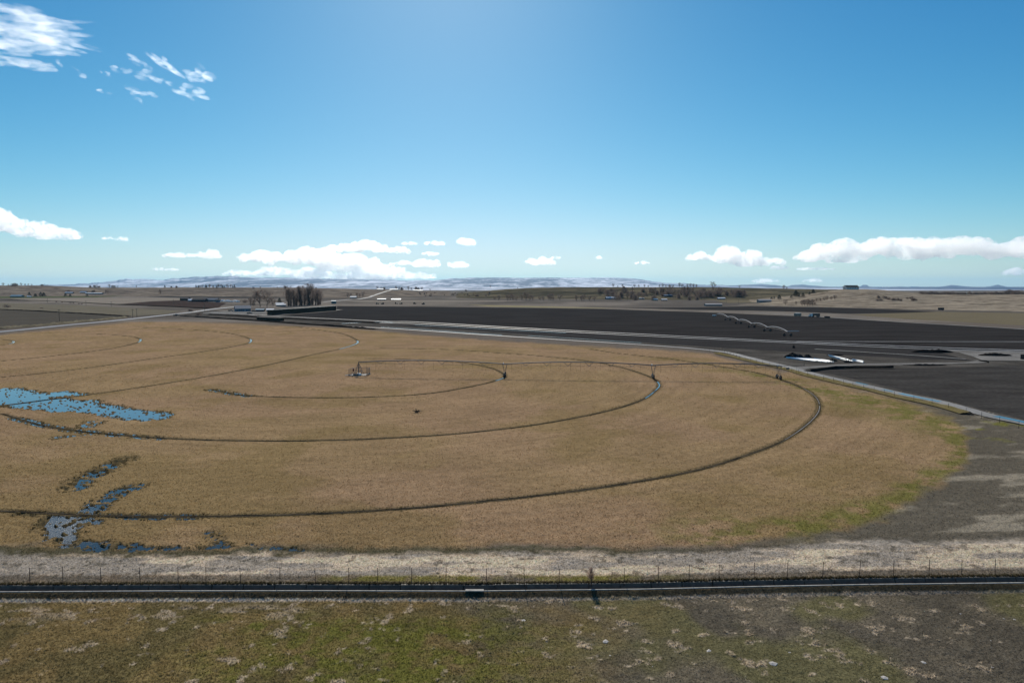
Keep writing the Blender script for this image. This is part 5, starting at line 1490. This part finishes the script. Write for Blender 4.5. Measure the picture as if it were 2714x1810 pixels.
# crates, tanks and small items by the far track
for i, (x, y, s_, lab) in enumerate([(2190, 843, 1.3, 'small dark trailer box left on the far track'), (2195, 843.3, 1.2, 'second small dark box on the far track'), (2114, 838.5, 2.6, 'low pale flatbed beside the farm truck'), (2494, 822, 2.6, 'dark hut at the foot of the right hillside')]):
    p = hit(x, y); r = empty('storage_box', tuple(p), .2)
    b = MB(); b.box(-s_, s_, -s_ * .6, s_ * .6, .3, .3 + s_ * .9); b.build('box', W_['dark' if i != 2 else 'tan'], r); MB().box(-s_ * 1.05, s_ * 1.05, -s_ * .65, s_ * .65, .3 + s_ * .9, .4 + s_ * .9).build('lid', R_['dark' if i != 2 else 'metal'], r)
    for q in (-1, 1): MB().box(q * s_ * .7 - .15, q * s_ * .7 + .15, -.4, .4, 0, .3).build('foot', M['dark_steel'], r)
    tag(r, lab, 'box')
p = Vector(G(2713, 953)); r = empty('storage_box', tuple(p), .3)
MB().box(-.8, .8, -.6, .6, .15, 1.8).build('box', W_['brown'], r); MB().box(-.86, .86, -.66, .66, 1.8, 1.9).build('lid', R_['dark'], r)
for q in (-.6, .6): MB().box(q - .1, q + .1, -.6, .6, 0, .15).build('foot', M['wood'], r)
tag(r, 'dark brown upright bin cut by the right edge beside the dirt lot', 'box')

# ------------------------------------------------------------------ centre pivot sprinkler
PIV = Vector(G(951, 994)); T1 = Vector(G(1338, 999)); T2 = Vector(G(1731, 1003)); T3 = Vector(G(2064, 1005))
PH = 3.75
pivot = tag(empty('pivot_sprinkler', tuple(PIV)), 'long centre pivot sprinkler arm standing across the tan pasture', 'sprinkler')
def L_(v): return v - PIV
def span(a, b, rise, n_v, first=False):
    a = Vector(a); b = Vector(b); d = (b - a); L = d.length; u = d.normalized(); s = Vector((-u.y, u.x, 0))
    def top(t): return a + d * t + Vector((0, 0, rise * 4 * t * (1 - t)))
    MB().tube([top(i / 16) for i in range(17)], .15, 8).build('span_pipe', M['steel'], pivot)
    low = []
    for i in range(n_v):
        t = (i + 1) / (n_v + 1); p = top(t); dr = 1.15 * (4 * t * (1 - t)) ** .6
        for sg in (-1, 1):
            q = p + s * sg * .75 - Vector((0, 0, dr)); low.append((sg, q))
            MB().tube([p - u * 1.3, q], .03, 5).build('brace', M['steel'], pivot); MB().tube([p + u * 1.3, q], .03, 5).build('brace', M['steel'], pivot)
        MB().tube([low[-1][1], low[-2][1]], .025, 5).build('spreader', M['steel'], pivot)
    for sg in (-1, 1):
        MB().tube([top(0) + s * sg * .1 - Vector((0, 0, .3))] + [q for g_, q in low if g_ == sg] + [top(1) + s * sg * .1 - Vector((0, 0, .3))], .014, 4).build('truss_rod', M['dark_steel'], pivot)
    nd = int(L / 2.75)
    for i in range(nd):
        t = (i + .7) / nd
        if t > .97: continue
        p = top(t)
        MB().tube([p - Vector((0, 0, .05)), p - Vector((0, 0, 2.35 + .3 * math.sin(i * 2.1)))], .017, 4).build('drop_hose', M['black_plastic'], pivot)
def tower(pos, ang, top_h):
    """drive tower: beam along the direction of travel, two tyres, four legs"""
    pos = Vector(pos); t = Vector((math.cos(ang), math.sin(ang), 0)); s = Vector((-t.y, t.x, 0))   # t: travel, s: along the pipe
    Rm = Matrix.Translation(pos) @ Matrix(((t.x, s.x, 0, 0), (t.y, s.y, 0, 0), (0, 0, 1, 0), (0, 0, 0, 1)))
    f = MB(); f.box(-1.75, 1.75, -.10, .10, .62, .86, Rm); f = f.build('base_beam', M['steel'], pivot)
    for q in (-1, 1):
        for w in (-1, 1):
            MB().tube([Rm @ Vector((q * 1.35, 0, .85)), Rm @ Vector((q * .15, w * .62, top_h))], .045, 6).build('leg', M['steel'], pivot)
        wo_ = MB().tube([Rm @ Vector((q * 1.7, -.17, .64)), Rm @ Vector((q * 1.7, .17, .64))], .64, 18).build('wheel', M['rubber'], pivot)
        MB().tube([Rm @ Vector((q * 1.7, -.19, .64)), Rm @ Vector((q * 1.7, .19, .64))], .33, 12).build('rim', M['steel'], wo_)
        MB().box(q * 1.7 - .16, q * 1.7 + .16, .17, .42, .48, .8, Rm).build('gearbox', M['dark_steel'], pivot)
    MB().box(-.25, .25, .1, .35, .86, 1.25, Rm).build('drive_motor', M['dark_steel'], pivot)
    MB().box(-.14, .14, -.7, .7, top_h - .05, top_h + .05, Rm).build('tower_head', M['steel'], pivot)
    MB().box(-.16, .16, .3, .5, top_h + .1, top_h + .5, Rm).build('control_box', M['white_plastic'], pivot)
l1, l2, l3 = L_(T1), L_(T2), L_(T3)
up = Vector((0, 0, PH))
span(Vector((.3, 0, PH + .1)), l1 + up, .75, 6); span(l1 + up, l2 + up, .75, 6); span(l2 + up, l3 + up, .65, 5)
def ang_of(v): return math.atan2(v.y, v.x) + math.pi / 2
tower(l1, ang_of(l1), PH - .1); tower(l2, ang_of(l2), PH - .1); tower(l3, ang_of(l3), PH - .1)
u3 = (l3 - l2).normalized()
MB().tube([l3 + up, l3 + up + u3 * 3.5 + Vector((0, 0, .12)), l3 + up + u3 * 6.9 + Vector((0, 0, .25))], .06, 8).build('overhang_pipe', M['steel'], pivot)
e = l3 + up + u3 * 6.9
MB().tube([e, e + Vector((0, 0, .9))], .07, 6).build('end_gun', M['dark_steel'], pivot)
MB().tube([l3 + up + Vector((0, 0, .1)), l3 + up + Vector((0, 0, 1.3))], .02, 5).build('mast', M['steel'], pivot)
for q in (2.6, 4.8):
    MB().tube([l3 + up + u3 * q, l3 + up + u3 * q - Vector((0, 0, 2.2))], .017, 4).build('drop_hose', M['black_plastic'], pivot)
bx_ = l3 + up + u3 * 2.4
MB().box(-.45, .45, -.05, .05, -.95, -.45, Matrix.Translation(bx_)).build('sign_plate', M['dark_steel'], pivot)
# pivot point: pad, pyramid, riser and elbow
MB().box(-2.3, 2.3, -1.7, 1.7, -.1, .16).build('concrete_pad', M['concrete'], pivot)
for q in (-1, 1):
    for w in (-1, 1):
        MB().tube([(q * 1.25, w * 1.25, .1), (q * .18, w * .18, PH - .5)], .055, 6).build('leg', M['steel'], pivot)
    for zc_ in (1.2, 2.3):
        rr = 1.25 - (1.25 - .18) * (zc_ - .1) / (PH - .6)
        MB().tube([(-rr, q * rr, zc_), (rr, q * rr, zc_)], .03, 5).build('brace', M['steel'], pivot); MB().tube([(q * rr, -rr, zc_), (q * rr, rr, zc_)], .03, 5).build('brace', M['steel'], pivot)
MB().tube([(0, 0, 0), (0, 0, PH + .1), (.12, 0, PH + .25), (.45, 0, PH + .18)], .13, 10).build('riser_pipe', M['steel'], pivot)
MB().box(-1.55, -1.2, -.9, -.5, 1.2, 2.1).build('control_panel', simple_mat('dark_red_panel', (.10, .02, .02), .6, .3, .2, 2), pivot)
MB().box(-.2, .95, -1.3, -.9, .2, .65).build('pump_cover', M['white_plastic'], pivot)
MB().tube([(-1.4, -1.2, .35), (.2, -1.35, .35)], .22, 8).build('pump_motor', M['dark_steel'], pivot)
# stock panels round the pivot point
for i, (x0, y0, x1, y1, lab) in enumerate([(-2.6, -1.9, -2.2, 2.0, 'steel stock panel on the left of the pivot base'), (2.7, -1.9, 2.9, 2.0, 'steel stock panel on the right of the pivot base'),
                                           (-2.2, 2.2, .3, 2.2, 'steel stock panel behind the left half of the pivot base'), (.4, 2.2, 2.8, 2.2, 'steel stock panel behind the right half of the pivot base')]):
    r = empty('stock_panel', tuple(PIV)); n_ = 8
    for j in range(n_ + 1):
        t = j / n_; x, y = x0 + (x1 - x0) * t, y0 + (y1 - y0) * t
        MB().tube([(x, y, .05), (x, y, 1.95)], .028, 5).build('bar', M['steel'], r)
    for z_ in (.35, 1.95): MB().tube([(x0, y0, z_), (x1, y1, z_)], .04, 5).build('rail', M['steel'], r)
    tag(r, lab, 'fence panel', 'stock panels round the pivot base')
for x, y, rz, lab in ((921, 995, .35, 'white concrete apron left of the pivot base'), (975, 992, .5, 'white concrete apron right of the pivot base')):
    g = G(x, y); b = MB(); b.box(-.75, .75, -.45, .45, -.05, .10); b.box(-.65, .65, -.35, .35, .10, .2)
    o = b.build('concrete_slab', M['concrete']); o.location = g; o.rotation_euler = (0, R(-6), rz); tag(o, lab, 'slab')

# ------------------------------------------------------------------ lateral sprinkler on the ploughed field
TP = [Vector(G(x, y)) for x, y in ((1928.5, 849), (1957, 858), (1992, 868), (2033.5, 878), (2087, 890.5))]
lat = tag(empty('lateral_sprinkler', tuple(TP[-1])), 'arched lateral sprinkler line on wheels standing in the dark ploughed field', 'sprinkler')
M['bright_steel'] = simple_mat('bright_galvanised_pipe', (.52, .53, .54), .75, .15, .06, 2, 0)
o0 = TP[-1]; dirn = (TP[-1] - TP[-2]).normalized()
start = TP[0] - dirn * 40
nodes = [start] + TP
hts = [3.4, 2.7, 2.7, 2.6, 2.5, 2.4]
for i in range(5):
    a = nodes[i] - o0 + Vector((0, 0, hts[i])); b_ = nodes[i + 1] - o0 + Vector((0, 0, hts[i + 1]))
    pts = [a.lerp(b_, t / 14) + Vector((0, 0, 1.15 * 4 * (t / 14) * (1 - t / 14))) for t in range(15)]
    MB().tube(pts, .14, 8).build('span_pipe', M['bright_steel'], lat)
    lo = [a.lerp(b_, t / 10) + Vector((0, 0, (.35 * 4) * (t / 10) * (1 - t / 10) - .2)) for t in range(11)]
    MB().tube(lo, .03, 4).build('truss_rod', M['steel'], lat)
    for t in (2, 4, 6, 8):
        MB().tube([a.lerp(b_, t / 10) + Vector((0, 0, 1.15 * 4 * (t / 10) * (1 - t / 10))), lo[t]], .035, 4).build('brace', M['steel'], lat)
a = TP[-1] - o0 + Vector((0, 0, 2.4)); MB().tube([a, a + Vector((3.2, .4, .25)), a + Vector((6.4, .8, .1))], .17, 8).build('overhang_pipe', M['bright_steel'], lat)
side = Vector((1, .08, 0)).normalized()
for i, T in enumerate(TP):
    p = T - o0; hgt = hts[i + 1]
    for q in (-1, 1):
        wv = p + side * q * 1.85
        w_ = MB().tube([wv + Vector((0, -.2, .7)), wv + Vector((0, .2, .7))], .7, 16).build('wheel', M['rubber'], lat)
        MB().tube([wv + Vector((0, -.22, .7)), wv + Vector((0, .22, .7))], .32, 10).build('rim', M['dark_steel'], w_)
        for k_ in (-.35, .35): MB().tube([wv + Vector((0, 0, .8)), p + dirn * k_ + Vector((0, 0, hgt))], .06, 5).build('leg', M['steel'], lat)
    MB().tube([p - side * 1.85 + Vector((0, 0, .75)), p + side * 1.85 + Vector((0, 0, .75))], .1, 6).build('base_beam', M['dark_steel'], lat)
p = Vector(G(1893, 838.5)); b = MB(); b.box(-1.6, 1.6, -.7, .7, .5, 1.3); r = empty('pump_cart', tuple(p), .2); b.build('body', M['car_white'], r)
for y in (-.7, .7): wheel(r, -.9, y, .35, .2); wheel(r, .9, y, .35, .2)
tag(r, 'small white pump cart left of the lateral sprinkler', 'cart')

# ------------------------------------------------------------------ white pipes and dark heaps by the track
def pipes(spots, label, group, r=.13):
    for i, (x0, y0, x1, y1, zz) in enumerate(spots):
        a = Vector(G(x0, y0)); b_ = Vector(G(x1, y1))
        q = MB().tube([Vector((0, 0, r)), (b_ - a) + Vector((0, 0, r))], r, 8)
        o = q.build('irrigation_pipe', M['white_plastic'], None, True); o.location = a + Vector((0, 0, .06 + zz))
        tag(o, label, 'pipe', group)
rs = random.Random(9); sp = []
for i in range(30):
    f = i / 29
    x0 = 2085 + 70 * f + rs.uniform(-4, 4); y0 = 950.6 + 3.6 * f + rs.uniform(-.3, .3)
    ln = rs.uniform(55, 78); sp.append((x0, y0, x0 + ln * (.75 + .3 * (1 - f)), y0 + ln * .115, .04 + .22 * rs.random()))
pipes(sp, 'white plastic pipe in the long low pile in front of the black heap', 'pipes in the long pile', .2)
sp = []
for i in range(16):
    f = i / 15; x0 = 2197 + 26 * f + rs.uniform(-2, 2); y0 = 946 + 6.5 * f
    sp.append((x0, y0, x0 + 46 - 8 * f, y0 + 11 - 3 * f, .1 + .4 * (1 - f) * rs.random()))
pipes(sp, 'white plastic pipe in the shorter pile right of the long pile', 'pipes in the short pile', .2)
pipes([(2257, 956.5, 2287, 962, .05), (2258, 957.5, 2288, 962.8, .05), (2259, 957, 2288, 962.2, .35)], 'white plastic pipe in the bundle of three at the right', 'pipes in the small bundle', .2)

def heap(px, py, w, dep, h, m, label, seed, cat='heap', sticks=60, name='brush_heap'):
    g = Vector(G(px, py)); r_ = random.Random(seed)
    root = empty(name, tuple(g))
    n1, n2 = 28, 16; V = []
    for j in range(n2):
        for i in range(n1):
            u, v = i / (n1 - 1) * 2 - 1, j / (n2 - 1) * 2 - 1
            e = max(0, 1 - (u * u + v * v)) ** .6
            V.append((u * w / 2, v * dep / 2, -.05 + e * h * (.5 + .8 * float(vnoise(i * .55 + seed, j * .6, seed)))))
    link('mound', mesh_np('mound', V, grid_faces(n2, n1), False), M[m], root)
    if sticks:
        b = MB()
        for i in range(sticks):
            x, y = r_.gauss(0, .22) * w, r_.gauss(0, .22) * dep; a = r_.uniform(0, 6.28); l = r_.uniform(.5, 1.4)
            z_ = h * .45 * max(0, 1 - (2 * x / w) ** 2)
            b.tube([(x, y, z_), (x + math.cos(a) * l, y + math.sin(a) * l, z_ + r_.uniform(.0, .7))], .04, 4, .015, False)
        b.build('sticks', M['bark'], root)
    return tag(root, label, cat)
heap(2103, 947, 7.6, 3.6, 1.5, 'black_plastic', 'black heap behind the long pile of white pipes', 3)
heap(2140, 946.5, 3.2, 1.6, 1.0, 'black_plastic', 'small black tarpaulin mound right of the black heap', 4, sticks=0, name='tarpaulin_mound')
heap(2206, 957, 3.4, 1.6, .8, 'mud', 'brown brush heap at the left end of the short pipe pile', 5)
heap(2247, 961, 3.2, 1.4, .7, 'black_plastic', 'small dark heap at the right end of the short pipe pile', 6)
heap(2213, 942, 7, 2, .5, 'dark_earth', 'low dark soil ridge behind the short pipe pile', 7, sticks=0, name='soil_ridge')
heap(2470, 934, 17, 5, 1.2, 'dark_earth', 'long dark soil mound left of the dirt lot', 8, sticks=0, name='soil_mound')
heap(2637, 943, 13, 5.5, 1.0, 'dark_earth', 'dark soil mound in the middle of the dirt lot', 9, name='soil_mound')
heap(2450, 968.5, 16, 2.5, .5, 'dark_earth', 'low dark soil ridge below the dirt lot track', 10, sticks=0, name='soil_ridge')
heap(2103, 922.5, 1.2, 1.0, 1.3, 'black_plastic', 'small dark stump standing in the ploughed strip', 12, sticks=4, name='stump')
M['hay'] = simple_mat('weathered_dark_hay', (.050, .040, .028), .95, .05, .45, 1.2)
heap(1104, 1093, .7, .5, .45, 'hay', 'single dark weed clump in the middle of the pasture', 13, 'weed', 30, 'weed_clump')

# wire fence along the dirt track on the right
fence2 = tag(empty('wire_fence', tuple(G(1900, 936))), 'thin wire fence along the dirt track at the right side of the pasture', 'fence')
FP = smooth_line([G(*p)[:2] for p in [(1880, 934), (1908, 931), (1960, 952), (2020, 966), (2080, 981), (2140, 997), (2260, 1026), (2370, 1052), (2470, 1074), (2560, 1098), (2700, 1135)]], 4.0)
org = Vector(G(1900, 936)); tp = []
for i, q in enumerate(FP):
    c = Vector((q[0], q[1], 0)) - org
    MB().tube([c - Vector((0, 0, .2)), c + Vector((0, 0, 1.35))], .035, 5).build('post', M['rust'], fence2); tp.append(c)
for z_ in (.5, .9, 1.25): MB().tube([c + Vector((0, 0, z_)) for c in tp], .005, 3).build('wire', M['dark_steel'], fence2)
